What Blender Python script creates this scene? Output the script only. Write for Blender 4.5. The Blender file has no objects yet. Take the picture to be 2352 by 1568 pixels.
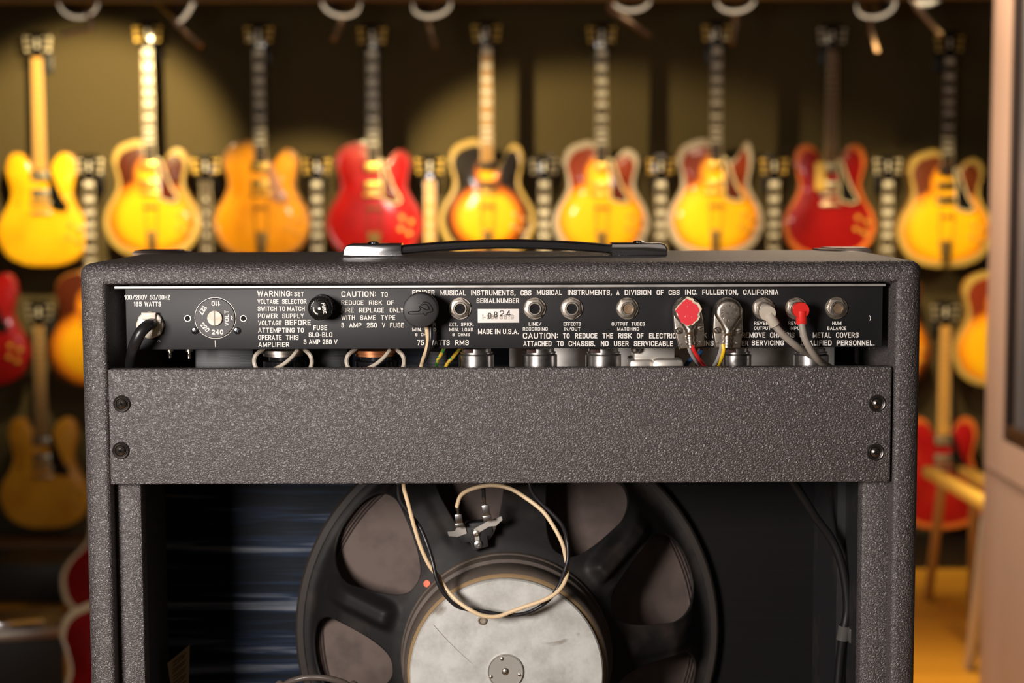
import bpy, bmesh, math, random
from mathutils import Vector, Matrix
R = math.radians
random.seed(7)
sc = bpy.context.scene
COL = sc.collection

# ------------------------------------------------------------------ camera
F = 3920.0                      # focal length in pixels of the 2352 x 1568 frame (60 mm lens)
CAM = Vector((0.009, -1.33, 1.75))
CROT = Matrix.Rotation(R(90 - 5.1), 3, 'X') @ Matrix.Rotation(R(-0.2), 3, 'Z')
cam_d = bpy.data.cameras.new('camera'); cam = bpy.data.objects.new('camera', cam_d); COL.objects.link(cam)
cam_d.sensor_width = 36; cam_d.lens = F / 2352 * 36; cam_d.clip_start = 0.05
cam.matrix_world = Matrix.Translation(CAM) @ CROT.to_4x4()
cam_d.dof.use_dof = True; cam_d.dof.focus_distance = 1.345; cam_d.dof.aperture_fstop = 6.2
sc.camera = cam
# ------------------------------------------------------------------ world, light, exposure
sc.view_settings.view_transform = 'Standard'; sc.view_settings.look = 'None'
sc.view_settings.gamma = 1; sc.view_settings.use_curve_mapping = False; sc.view_settings.exposure = 0.0
w = bpy.data.worlds.new('room_world'); sc.world = w; w.use_nodes = True
w.node_tree.nodes['Background'].inputs['Color'].default_value = (1, .82, .66, 1)
w.node_tree.nodes['Background'].inputs['Strength'].default_value = 0.03

def area(name, loc, target, size, power, color, size_y=None):
    l = bpy.data.lights.new(name, 'AREA'); l.energy = power; l.color = color; l.size = size
    if size_y: l.shape = 'RECTANGLE'; l.size_y = size_y
    o = bpy.data.objects.new(name, l); COL.objects.link(o); o.location = loc
    o.rotation_euler = (Vector(target) - Vector(loc)).to_track_quat('-Z', 'Y').to_euler(); return o
def spot(name, loc, target, angle, power, color, blend=.5, rad=.03):
    l = bpy.data.lights.new(name, 'SPOT'); l.energy = power; l.color = color; l.spot_size = R(angle); l.spot_blend = blend
    l.shadow_soft_size = rad
    o = bpy.data.objects.new(name, l); COL.objects.link(o); o.location = loc
    o.rotation_euler = (Vector(target) - Vector(loc)).to_track_quat('-Z', 'Y').to_euler(); return o
area('key_light', (-0.72, -1.30, 1.84), (0, 0, 1.55), .36, 32, (1, .915, .865))
area('room_light', (0.9, -2.4, 2.75), (0, 1.0, 1.2), 1.6, 2.5, (1, .86, .74))
area('ceiling_fill', (.85, 3.3, 2.78), (.85, 3.3, 0), .6, 28, (1, .74, .52))  # unseen ceiling lamp added to brighten the partition and amplifier top
WARM = (1, .75, .36)

# ------------------------------------------------------------------ helpers
def U(px, py, Y):
    d = CROT @ Vector(((px - 1176) / F, -(py - 784) / F, -1))
    return CAM + d * ((Y - CAM.y) / d.y)
def UZ(px, py, Z):
    d = CROT @ Vector(((px - 1176) / F, -(py - 784) / F, -1))
    return CAM + d * ((Z - CAM.z) / d.z)
def mpx(Y): return (Y - CAM.y) / F

def nt(m): return m.node_tree.nodes, m.node_tree.links
MATS = {}
def mat(name, col, rough=.5, metal=0, coat=0, spec=.5, emit=None, estr=1, bump=None, vary=None):
    """plain principled; bump=(scale, strength, distance); vary=(scale, other colour, low, high)"""
    if name in MATS: return MATS[name]
    m = bpy.data.materials.new(name); m.use_nodes = True; MATS[name] = m
    n, l = nt(m); p = n['Principled BSDF']
    p.inputs['Base Color'].default_value = (*col, 1); p.inputs['Roughness'].default_value = rough
    p.inputs['Metallic'].default_value = metal; p.inputs['Coat Weight'].default_value = coat
    p.inputs['Coat Roughness'].default_value = .08; p.inputs['Specular IOR Level'].default_value = spec
    if emit: p.inputs['Emission Color'].default_value = (*emit, 1); p.inputs['Emission Strength'].default_value = estr
    if bump or vary:
        tc = n.new('ShaderNodeTexCoord')
    if bump:
        t = n.new('ShaderNodeTexNoise'); t.inputs['Scale'].default_value = bump[0]; t.inputs['Detail'].default_value = 4
        b = n.new('ShaderNodeBump'); b.inputs['Strength'].default_value = bump[1]; b.inputs['Distance'].default_value = bump[2]
        l.new(tc.outputs['Object'], t.inputs['Vector']); l.new(t.outputs['Fac'], b.inputs['Height']); l.new(b.outputs['Normal'], p.inputs['Normal'])
    if vary:
        t = n.new('ShaderNodeTexNoise'); t.inputs['Scale'].default_value = vary[0]; t.inputs['Detail'].default_value = 5
        r = n.new('ShaderNodeMapRange'); r.inputs['From Min'].default_value = vary[2]; r.inputs['From Max'].default_value = vary[3]
        x = n.new('ShaderNodeMix'); x.data_type = 'RGBA'; x.inputs['A'].default_value = (*col, 1); x.inputs['B'].default_value = (*vary[1], 1)
        l.new(tc.outputs['Object'], t.inputs['Vector']); l.new(t.outputs['Fac'], r.inputs['Value'])
        l.new(r.outputs['Result'], x.inputs['Factor']); l.new(x.outputs['Result'], p.inputs['Base Color'])
    return m

def tolex_material():
    m = bpy.data.materials.new('black_tolex'); m.use_nodes = True; n, l = nt(m); p = n['Principled BSDF']
    tc = n.new('ShaderNodeTexCoord')
    no = n.new('ShaderNodeTexNoise'); no.inputs['Scale'].default_value = 210; no.inputs['Detail'].default_value = 3
    l.new(tc.outputs['Object'], no.inputs['Vector'])
    sub = n.new('ShaderNodeVectorMath'); sub.operation = 'SUBTRACT'; sub.inputs[1].default_value = (.5, .5, .5)
    l.new(no.outputs['Color'], sub.inputs[0])
    sca = n.new('ShaderNodeVectorMath'); sca.operation = 'SCALE'; sca.inputs['Scale'].default_value = .0048
    l.new(sub.outputs['Vector'], sca.inputs[0])
    add = n.new('ShaderNodeVectorMath'); add.operation = 'ADD'
    l.new(tc.outputs['Object'], add.inputs[0]); l.new(sca.outputs['Vector'], add.inputs[1])
    mp = n.new('ShaderNodeMapping'); mp.inputs['Rotation'].default_value = (.3, R(35), .2); mp.inputs['Scale'].default_value = (.85, 1, 1.5)
    l.new(add.outputs['Vector'], mp.inputs['Vector'])
    v = n.new('ShaderNodeTexVoronoi'); v.feature = 'DISTANCE_TO_EDGE'; v.inputs['Scale'].default_value = 410
    l.new(mp.outputs['Vector'], v.inputs['Vector'])
    v2 = n.new('ShaderNodeTexVoronoi'); v2.feature = 'DISTANCE_TO_EDGE'; v2.inputs['Scale'].default_value = 760
    l.new(add.outputs['Vector'], v2.inputs['Vector'])
    r1 = n.new('ShaderNodeMapRange'); r1.interpolation_type = 'SMOOTHSTEP'; r1.inputs['From Max'].default_value = .42; l.new(v.outputs['Distance'], r1.inputs['Value'])
    r2 = n.new('ShaderNodeMapRange'); r2.interpolation_type = 'SMOOTHSTEP'; r2.inputs['From Max'].default_value = .4; l.new(v2.outputs['Distance'], r2.inputs['Value'])
    nl = n.new('ShaderNodeTexNoise'); nl.inputs['Scale'].default_value = 60; l.new(tc.outputs['Object'], nl.inputs['Vector'])
    h = n.new('ShaderNodeMath'); h.operation = 'MULTIPLY_ADD'; h.inputs[1].default_value = .28
    l.new(r2.outputs['Result'], h.inputs[0]); l.new(r1.outputs['Result'], h.inputs[2])
    h2 = n.new('ShaderNodeMath'); h2.operation = 'MULTIPLY_ADD'; h2.inputs[1].default_value = .9
    l.new(nl.outputs['Fac'], h2.inputs[0]); l.new(h.outputs[0], h2.inputs[2])
    b = n.new('ShaderNodeBump'); b.inputs['Strength'].default_value = .8; b.inputs['Distance'].default_value = .00062
    l.new(h2.outputs[0], b.inputs['Height']); l.new(b.outputs['Normal'], p.inputs['Normal'])
    cr = n.new('ShaderNodeValToRGB'); cr.color_ramp.elements[0].color = (.016, .014, .0145, 1); cr.color_ramp.elements[1].color = (.116, .100, .097, 1)
    cr.color_ramp.elements[1].position = .34
    l.new(h.outputs[0], cr.inputs['Fac']); l.new(cr.outputs['Color'], p.inputs['Base Color'])
    p.inputs['Roughness'].default_value = .46; p.inputs['Specular IOR Level'].default_value = 1.0
    return m
TOLEX = tolex_material()

def streak_sheen_paint():
    m = bpy.data.materials.new('brushed_black_sheen_paint'); m.use_nodes = True; n, l = nt(m); p = n['Principled BSDF']
    tc = n.new('ShaderNodeTexCoord'); mp = n.new('ShaderNodeMapping'); mp.inputs['Scale'].default_value = (6, 6, 120)
    t = n.new('ShaderNodeTexNoise'); t.inputs['Scale'].default_value = 1.0; t.inputs['Detail'].default_value = 5; t.inputs['Distortion'].default_value = .35
    l.new(tc.outputs['Object'], mp.inputs['Vector']); l.new(mp.outputs['Vector'], t.inputs['Vector'])
    big = n.new('ShaderNodeTexNoise'); big.inputs['Scale'].default_value = 5; l.new(tc.outputs['Object'], big.inputs['Vector'])
    cr = n.new('ShaderNodeValToRGB'); e = cr.color_ramp.elements
    e[0].position = .44; e[0].color = (.004, .007, .012, 1); e[1].position = .72; e[1].color = (.15, .165, .19, 1)
    x = cr.color_ramp.elements.new(.55); x.color = (.010, .020, .042, 1)
    l.new(t.outputs['Fac'], cr.inputs['Fac'])
    mx = n.new('ShaderNodeMix'); mx.data_type = 'RGBA'; mx.inputs['B'].default_value = (.0065, .0055, .006, 1)
    # brush streaks with key sheen painted into their colour, left half only; right half plain
    sx = n.new('ShaderNodeSeparateXYZ'); l.new(tc.outputs['Object'], sx.inputs[0])
    mr = n.new('ShaderNodeMapRange'); mr.inputs['From Min'].default_value = -.12; mr.inputs['From Max'].default_value = .1
    l.new(sx.outputs['X'], mr.inputs['Value']); l.new(mr.outputs['Result'], mx.inputs['Factor'])
    l.new(cr.outputs['Color'], mx.inputs['A']); l.new(mx.outputs['Result'], p.inputs['Base Color'])
    b = n.new('ShaderNodeBump'); b.inputs['Strength'].default_value = .25; b.inputs['Distance'].default_value = .001
    l.new(t.outputs['Fac'], b.inputs['Height']); l.new(b.outputs['Normal'], p.inputs['Normal'])
    p.inputs['Roughness'].default_value = .5; p.inputs['Specular IOR Level'].default_value = .16
    return m

def sunburst(name, centre, mid, edge, c0=.55, c1=.8, c2=1.0):
    if name in MATS: return MATS[name]
    m = bpy.data.materials.new(name); m.use_nodes = True; MATS[name] = m; n, l = nt(m); p = n['Principled BSDF']
    tc = n.new('ShaderNodeTexCoord'); outs = []
    for (cz, rx, rz) in ((.175, .2, .18), (.37, .125, .15)):
        mp = n.new('ShaderNodeMapping'); mp.vector_type = 'POINT'
        mp.inputs['Location'].default_value = (0, 0, -cz / rz); mp.inputs['Scale'].default_value = (1 / rx, 0, 1 / rz)
        l.new(tc.outputs['Object'], mp.inputs['Vector'])
        le = n.new('ShaderNodeVectorMath'); le.operation = 'LENGTH'; l.new(mp.outputs['Vector'], le.inputs[0]); outs.append(le)
    ad = n.new('ShaderNodeMath'); ad.operation = 'ADD'; ad.inputs[1].default_value = .38; l.new(outs[1].outputs['Value'], ad.inputs[0])
    mi = n.new('ShaderNodeMath'); mi.operation = 'SMOOTH_MIN'; mi.inputs[2].default_value = .2
    l.new(outs[0].outputs['Value'], mi.inputs[0]); l.new(ad.outputs[0], mi.inputs[1])
    cr = n.new('ShaderNodeValToRGB'); e = cr.color_ramp.elements
    e[0].position = c0; e[0].color = (*centre, 1); e[1].position = c2; e[1].color = (*edge, 1)
    x = e.new(c1); x.color = (*mid, 1)
    l.new(mi.outputs[0], cr.inputs['Fac']); l.new(cr.outputs['Color'], p.inputs['Base Color'])
    p.inputs['Roughness'].default_value = .35; p.inputs['Coat Weight'].default_value = .55; p.inputs['Coat Roughness'].default_value = .07; p.inputs['Specular IOR Level'].default_value = .3
    return m

def catmull(pts, per=8, closed=False):
    pts = [Vector(p) for p in pts]; n = len(pts); out = []
    for i in range(n if closed else n - 1):
        if closed: p = [pts[(i + k - 1) % n] for k in range(4)]
        else: p = [pts[max(i - 1, 0)], pts[i], pts[i + 1], pts[min(i + 2, n - 1)]]
        for k in range(per):
            t = k / per; t2 = t * t; t3 = t2 * t
            out.append(.5 * (2 * p[1] + (p[2] - p[0]) * t + (2 * p[0] - 5 * p[1] + 4 * p[2] - p[3]) * t2 + (3 * p[1] - p[0] - 3 * p[2] + p[3]) * t3))
    if not closed: out.append(pts[-1])
    return out

def frame_to(o, d, up=(0, 0, 1)):
    """matrix whose local z runs along d from o"""
    z = Vector(d).normalized(); u = Vector(up)
    if abs(z.dot(u)) > .98: u = Vector((1, 0, 0))
    x = u.cross(z).normalized(); y = z.cross(x)
    return Matrix(((x.x, y.x, z.x, o[0]), (x.y, y.y, z.y, o[1]), (x.z, y.z, z.z, o[2]), (0, 0, 0, 1)))
def PM(p):
    """panel frame at p: local x = right, local y = up, local z = towards the viewer (-Y)"""
    return Matrix(((1, 0, 0, p[0]), (0, 0, -1, p[1]), (0, 1, 0, p[2]), (0, 0, 0, 1)))

class MB:
    def __init__(s): s.v = []; s.f = []; s.m = []
    def add(s, vs, fs, m=0, M=None):
        b = len(s.v); s.v += [(M @ Vector(v)) if M else Vector(v) for v in vs]
        for f in fs: s.f.append([b + i for i in f]); s.m.append(m)
        return s
    def box(s, a, b, bev=0, m=0, M=None, seg=2):
        bm = bmesh.new(); bmesh.ops.create_cube(bm, size=1)
        a = Vector(a); b = Vector(b); c = (a + b) / 2; d = b - a
        for v in bm.verts: v.co = Vector((c.x + v.co.x * d.x, c.y + v.co.y * d.y, c.z + v.co.z * d.z))
        if bev: bmesh.ops.bevel(bm, geom=bm.edges[:], offset=bev, segments=seg, profile=.5, affect='EDGES')
        return s.bm(bm, m, M)
    def bm(s, bm, m=0, M=None):
        bm.verts.index_update(); vs = [v.co.copy() for v in bm.verts]; fs = [[v.index for v in f.verts] for f in bm.faces]
        bm.free(); return s.add(vs, fs, m, M)
    def lathe(s, prof, M, n=32, m=0, ms=None, cap0=True, cap1=True):
        """prof: (radius, height along local z)"""
        vs = []; fs = []; k = len(prof); mm = []
        for i in range(n):
            a = 2 * math.pi * i / n
            for r, h in prof: vs.append((r * math.cos(a), r * math.sin(a), h))
        for i in range(n):
            j = (i + 1) % n
            for q in range(k - 1): fs.append([i * k + q, j * k + q, j * k + q + 1, i * k + q + 1]); mm.append(ms[q] if ms else m)
        if cap0 and prof[0][0] > 1e-6: fs.append([i * k for i in range(n)][::-1]); mm.append(ms[0] if ms else m)
        if cap1 and prof[-1][0] > 1e-6: fs.append([i * k + k - 1 for i in range(n)]); mm.append(ms[-1] if ms else m)
        b = len(s.v); s.v += [M @ Vector(v) for v in vs]
        for f, q in zip(fs, mm): s.f.append([b + i for i in f]); s.m.append(q)
        return s
    def cyl(s, p0, p1, r0, r1=None, n=16, m=0):
        r1 = r0 if r1 is None else r1; d = Vector(p1) - Vector(p0)
        return s.lathe([(r0, 0), (r1, d.length)], frame_to(p0, d), n, m)
    def tube(s, pts, r, n=10, per=8, m=0, smooth=True, rf=None):
        P = catmull(pts, per) if smooth and len(pts) > 2 else [Vector(p) for p in pts]
        k = len(P); vs = []; fs = []; ref = None
        for i, p in enumerate(P):
            d = (P[min(i + 1, k - 1)] - P[max(i - 1, 0)]).normalized()
            if ref is None: ref = d.orthogonal().normalized()
            else: ref = (ref - d * ref.dot(d)).normalized()
            q = d.cross(ref); rr = r if rf is None else r * rf(i / (k - 1))
            for a in range(n):
                t = 2 * math.pi * a / n; vs.append(p + (ref * math.cos(t) + q * math.sin(t)) * rr)
        for i in range(k - 1):
            for a in range(n):
                b = (a + 1) % n; fs.append([i * n + a, i * n + b, (i + 1) * n + b, (i + 1) * n + a])
        fs.append(list(range(n))[::-1]); fs.append([(k - 1) * n + a for a in range(n)])
        return s.add(vs, fs, m)
    def prism(s, out, z0, z1, M=None, bev=0, m=0, seg=3):
        """2-D outline (x, y) extruded along local z from z0 to z1, far edge at z1 bevelled"""
        n = len(out); c = Vector((sum(p[0] for p in out) / n, sum(p[1] for p in out) / n))
        area2 = sum(out[i][0] * out[(i + 1) % n][1] - out[(i + 1) % n][0] * out[i][1] for i in range(n))
        if area2 < 0: out = out[::-1]
        nor = []
        for i in range(n):
            a = Vector(out[i - 1]); b = Vector(out[(i + 1) % n]); t = (Vector((b[0] - a[0], b[1] - a[1])))
            t = t.normalized() if t.length > 1e-9 else Vector((1, 0)); nor.append(Vector((-t.y, t.x)))
        rings = [(0, z0)]
        if bev:
            for k in range(seg + 1):
                a = math.pi / 2 * k / seg; rings.append((bev * (1 - math.cos(a)), z1 - bev + bev * math.sin(a)))
        else: rings.append((0, z1))
        vs = []; fs = []
        for off, z in rings:
            for i in range(n): vs.append((out[i][0] + nor[i].x * off, out[i][1] + nor[i].y * off, z))
        for q in range(len(rings) - 1):
            for i in range(n):
                j = (i + 1) % n; fs.append([q * n + i, q * n + j, (q + 1) * n + j, (q + 1) * n + i])
        fs.append(list(range(n))[::-1]); fs.append([(len(rings) - 1) * n + i for i in range(n)])
        return s.add(vs, fs, m, M)
    def mesh(s, name, mats, org=(0, 0, 0), sharp=35):
        me = bpy.data.meshes.new(name); o = Vector(org)
        me.from_pydata([v - o for v in s.v], [], s.f)
        for q in (mats if isinstance(mats, (list, tuple)) else [mats]): me.materials.append(q)
        me.polygons.foreach_set('material_index', s.m)
        me.update(); me.validate()
        bm = bmesh.new(); bm.from_mesh(me); bmesh.ops.recalc_face_normals(bm, faces=bm.faces[:]); bm.to_mesh(me); bm.free()
        me.shade_smooth(); me.set_sharp_from_angle(angle=R(sharp)); return me
    def build(s, name, mats, parent=None, label=None, sharp=35, org=None):
        """world-space mesh; a child keeps its thing's origin"""
        root = parent
        while root is not None and root.parent is not None: root = root.parent
        o0 = root.location if root is not None else (org if org is not None else Vector((0, 0, 0)))
        ob = bpy.data.objects.new(name, s.mesh(name, mats, o0, sharp)); COL.objects.link(ob)
        if parent is not None: ob.parent = parent
        else: ob.location = o0
        if label: ob['label'] = label
        return ob

def thing(name, loc, label, cat, group=None):
    o = bpy.data.objects.new(name, None); COL.objects.link(o); o.location = loc; o.empty_display_size = .05
    o['label'] = label; o['category'] = cat
    if group: o['group'] = group
    return o
def tag(o, label, cat, group=None):
    o['label'] = label; o['category'] = cat
    if group: o['group'] = group
    return o
def struct(o): o['kind'] = 'structure'; return o
def ngon(r, n, rot=0, c=(0, 0)): return [(c[0] + r * math.cos(rot + 2 * math.pi * i / n), c[1] + r * math.sin(rot + 2 * math.pi * i / n)) for i in range(n)]

GL = {  # condensed gothic capitals as strokes: (width, [strokes 'x y corner-radius;...', 'c ' = closed])
 'A': (.42, ['0 0;.21 1;.42 0', '.07 .28;.35 .28']), 'B': (.38, ['0 0;0 1', '0 1;.35 1 .14;.35 .53 .13;.05 .53', '.05 .53;.38 .53 .14;.38 0 .15;0 0']),
 'C': (.38, ['.38 .72;.38 1 .18;0 1 .18;0 0 .18;.38 0 .18;.38 .28']), 'D': (.38, ['0 0;0 1', '0 1;.38 1 .17;.38 0 .17;0 0']),
 'E': (.31, ['.31 1;0 1;0 0;.31 0', '0 .52;.26 .52']), 'F': (.30, ['.30 1;0 1;0 0', '0 .50;.25 .50']),
 'G': (.39, ['.39 .73;.39 1 .18;0 1 .18;0 0 .18;.39 0 .18;.39 .44;.22 .44']), 'H': (.38, ['0 0;0 1', '.38 0;.38 1', '0 .52;.38 .52']),
 'I': (0, ['0 0;0 1']), 'J': (.3, ['0 .24;0 0 .15;.3 0 .15;.3 1']), 'K': (.38, ['0 0;0 1', '.37 1;.02 .42', '.14 .60;.39 0']), 'L': (.29, ['0 1;0 0;.29 0']),
 'M': (.52, ['0 0;0 1', '0 1;.26 .1;.52 1', '.52 1;.52 0']), 'N': (.40, ['0 0;0 1', '0 1;.40 0', '.40 0;.40 1']), 'O': (.38, ['c 0 0 .18;0 1 .18;.38 1 .18;.38 0 .18']),
 'P': (.36, ['0 0;0 1', '0 1;.36 1 .16;.36 .45 .16;0 .45']), 'Q': (.38, ['c 0 0 .18;0 1 .18;.38 1 .18;.38 0 .18', '.22 .24;.42 -.04']),
 'R': (.37, ['0 0;0 1', '0 1;.36 1 .16;.36 .47 .16;0 .47', '.2 .47;.38 0']), 'S': (.36, ['.35 .76;.35 1 .16;0 1 .16;0 .55 .14;.36 .48 .14;.36 0 .16;0 0 .16;0 .23']),
 'T': (.36, ['0 1;.36 1', '.18 1;.18 0']), 'U': (.38, ['0 1;0 0 .18;.38 0 .18;.38 1']), 'V': (.40, ['0 1;.2 0;.40 1']), 'W': (.60, ['0 1;.15 0', '.15 0;.30 .92;.45 0', '.45 0;.60 1']),
 'X': (.38, ['0 0;.38 1', '0 1;.38 0']), 'Y': (.38, ['0 1;.19 .44;.38 1', '.19 .44;.19 0']), 'Z': (.35, ['0 1;.34 1', '.34 1;.01 0', '.01 0;.35 0']),
 '0': (.36, ['c 0 0 .17;0 1 .17;.36 1 .17;.36 0 .17']), '1': (.13, ['0 .80;.13 1', '.13 1;.13 0']), '2': (.36, ['0 .74;0 1 .17;.35 1 .17;.35 .60 .1;.01 .02', '0 0;.36 0']),
 '3': (.36, ['0 .78;0 1 .16;.34 1 .16;.34 .53 .13;.13 .53', '.14 .53;.36 .53 .13;.36 0 .17;0 0 .17;0 .21']), '4': (.38, ['.28 0;.28 1', '.28 1;0 .28', '0 .28;.38 .28']),
 '5': (.35, ['.33 1;.03 1;.02 .56;.35 .62 .16;.35 0 .17;0 0 .17;0 .22']), '6': (.36, ['.35 .79;.35 1 .16;0 1 .17;0 .3', 'c 0 0 .17;0 .58 .15;.36 .58 .15;.36 0 .17']),
 '7': (.34, ['0 1;.34 1', '.34 1;.12 0']), '8': (.36, ['c .01 .53 .14;.01 1 .16;.35 1 .16;.35 .53 .14', 'c 0 0 .17;0 .53 .15;.36 .53 .15;.36 0 .17']), '9': (.36, ['.01 .21;.01 0 .16;.36 0 .17;.36 .7', 'c 0 .42 .15;0 1 .17;.36 1 .17;.36 .42 .15']),
 '.': (0, ['0 -.02;0 .05']), ',': (.03, ['.04 .07;.04 -.02;0 -.16']), ':': (0, ['0 .18;0 .27', '0 .70;0 .79']), '/': (.34, ['0 -.02;.34 1.02']), '-': (.22, ['0 .42;.22 .42']), '~': (.4, ['0 .42;.12 .58;.28 .42;.4 .58'])}
def stroke_path(sp):
    closed = sp.startswith('c '); sp = sp[2:] if closed else sp
    pts = [[float(q) for q in p.split()] for p in sp.split(';')]; n = len(pts); out = []
    for i, p in enumerate(pts):
        if len(p) < 3 or (not closed and i in (0, n - 1)): out.append(Vector(p[:2])); continue
        a = Vector(pts[i - 1][:2]); c = Vector(pts[(i + 1) % n][:2]); b = Vector(p[:2]); r = p[2]
        u = (a - b); v = (c - b); ra = min(r * (1.7 if abs(u.y) > abs(u.x) else 1), u.length * .5); rc = min(r * (1.7 if abs(v.y) > abs(v.x) else 1), v.length * .5)
        A = b + u.normalized() * ra; C = b + v.normalized() * rc
        for k in range(6):
            t = k / 5; w_ = .9; out.append(A * (1 - t) ** 2 + b * 2 * t * (1 - t) + C * t * t)
    res = []
    for p in out:
        if not res or (p - res[-1]).length > 1e-5: res.append(p)
    if closed and (res[0] - res[-1]).length < 1e-5: res.pop()
    return closed, res
def letters(txt, wd, ht, tk=.17):
    """stroke lettering wd wide and ht high, origin at its lower left: flat verts and faces"""
    t = tk * ht; gap = .235; tot = sum(GL[c][0] for c in txt) + gap * (len(txt) - 1)
    xs = (wd - t) / max(tot, 1e-6) if tot > 0 else ht; x = 0; vs = []; fs = []; lay = 0
    for ch in txt:
        for sp in GL[ch][1]:
            lay = (lay + 1) % 5; zz = lay * 2.5e-5
            closed, P = stroke_path(sp); P = [Vector((t / 2 + (x + p.x) * xs, t / 2 + p.y * (ht - t))) for p in P]; n = len(P); b = len(vs)
            for i, p in enumerate(P):
                d0 = (p - P[i - 1]) if (i or closed) else None; d1 = (P[(i + 1) % n] - p) if (i < n - 1 or closed) else None
                if d0 is None: d0 = d1
                if d1 is None: d1 = d0
                d0 = d0.normalized(); d1 = d1.normalized(); n0 = Vector((-d0.y, d0.x)); n1 = Vector((-d1.y, d1.x)); m = (n0 + n1)
                m = m.normalized() if m.length > 1e-4 else n0
                L = min(1 / max(m.dot(n0), .3), 1.9) * t / 2
                q = p.copy()
                if not closed and i == 0: q -= d1 * t / 2
                if not closed and i == n - 1: q += d0 * t / 2
                vs.append((q.x + m.x * L, q.y + m.y * L, zz)); vs.append((q.x - m.x * L, q.y - m.y * L, zz))
            for i in range(n if closed else n - 1):
                j = (i + 1) % n; fs.append([b + 2 * i, b + 2 * i + 1, b + 2 * j + 1, b + 2 * j])
        x += GL[ch][0] + gap
    return vs, fs
def word(mb, txt, x0, x1, y0, y1, Y, m=0, tk=.17):
    """lay a word so that it fills pixels x0..x1 by cap height y0..y1 on the plane y = Y"""
    A = U(x0, y1, Y); B = U(x1, y1, Y); hz = U(x0, y0, Y).z - A.z; wd = B.x - A.x
    vs, fs = letters(txt, wd, hz, tk)
    mb.add([(A.x + v[0], Y - v[2], A.z + v[0] / wd * (B.z - A.z) + v[1]) for v in vs], fs, m)

# common materials
BLACK = mat('black_plastic', (.012, .012, .013), .38)
RUBBER = mat('black_rubber', (.010, .010, .011), .42)
STEEL = mat('worn_nickel', (.56, .50, .43), .34, 1, vary=(300, (.30, .25, .20), .5, .75))
CHROME = mat('chrome', (.72, .72, .73), .10, 1)
BRIGHT = mat('bright_aluminium', (.62, .60, .58), .30, 1, vary=(150, (.42, .40, .38), .45, .7))
SHEET = mat('aluminium_sheet', (.62, .60, .57), .42, .6, vary=(60, (.42, .40, .38), .5, .72))
DARKSTEEL = mat('blackened_steel', (.10, .09, .085), .35, .9)
PAINTW = mat('cream_print', (.80, .76, .70), .6)
HOLE = mat('dark_void', (.002, .002, .002), .9)
WHITEPL = mat('ivory_nylon', (.72, .66, .55), .35, vary=(90, (.55, .46, .34), .5, .7))
BEIGEPL = mat('beige_plastic', (.52, .46, .38), .45)
GREYCORD = mat('grey_beige_cord', (.30, .26, .215), .5)
REDPL = mat('red_plastic', (.72, .025, .02), .38)
CREAMW = mat('cream_wire', (.75, .56, .34), .42)
BLACKW = mat('black_wire', (.018, .016, .018), .35)
REDW = mat('red_wire', (.65, .02, .02), .35)
YELW = mat('yellow_wire', (.80, .52, .02), .35)
GREYW = mat('grey_wire', (.30, .28, .27), .4)
BROWNRED = mat('dark_red_wire', (.12, .01, .01), .4)
BLUEW = mat('blue_wire', (.02, .08, .2), .4)
GREENYEL = mat('green_yellow_wire', (.75, .45, .03), .4, vary=(260, (.03, .30, .06), .5, .53))

# ================================================================== THE ROOM
WALLY = 6.45
wallm = mat('olive_wall_paint', (.070, .052, .018), .88, bump=(40, .05, .002))
CZ = 2.85
struct(MB().box((-4.5, WALLY, 0), (4.5, WALLY + .12, CZ)).build('wall_back', wallm))
struct(MB().box((-4.62, -4.5, 0), (-4.5, WALLY + .12, CZ)).build('wall_left', mat('dark_wall_paint', (.05, .045, .035), .85)))
def floor_material():
    m = bpy.data.materials.new('oak_boards'); m.use_nodes = True; n, l = nt(m); p = n['Principled BSDF']
    tc = n.new('ShaderNodeTexCoord'); b = n.new('ShaderNodeTexBrick'); b.inputs['Scale'].default_value = 1; b.inputs['Brick Width'].default_value = 1.2
    b.inputs['Row Height'].default_value = .1; b.inputs['Mortar Size'].default_value = .002
    b.inputs['Color1'].default_value = (.62, .30, .03, 1); b.inputs['Color2'].default_value = (.52, .24, .022, 1); b.inputs['Mortar'].default_value = (.1, .04, .01, 1)
    l.new(tc.outputs['Object'], b.inputs['Vector']); l.new(b.outputs['Color'], p.inputs['Base Color']); p.inputs['Roughness'].default_value = .4
    return m
struct(MB().box((-4.62, -4.5, -.1), (4.5, WALLY + .12, 0)).build('floor', floor_material()))
struct(MB().box((-4.62, -4.5, CZ), (4.5, WALLY + .12, CZ + .1)).build('ceiling', mat('black_ceiling_paint', (.02, .018, .015), .8)))
struct(MB().box((-4.5, WALLY - .03, 0), (4.5, WALLY - .002, .16), .004).build('baseboard_back', mat('black_trim', (.012, .011, .01), .5)))
# soffit whose lower edge runs along the top of the picture
zs_ = U(1176, -5, 4.6).z
struct(MB().box((-4.5, 4.6, zs_), (4.5, 4.72, CZ), .004).build('trim_1', mat('soffit_paint', (.14, .11, .095), .7)))
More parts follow.
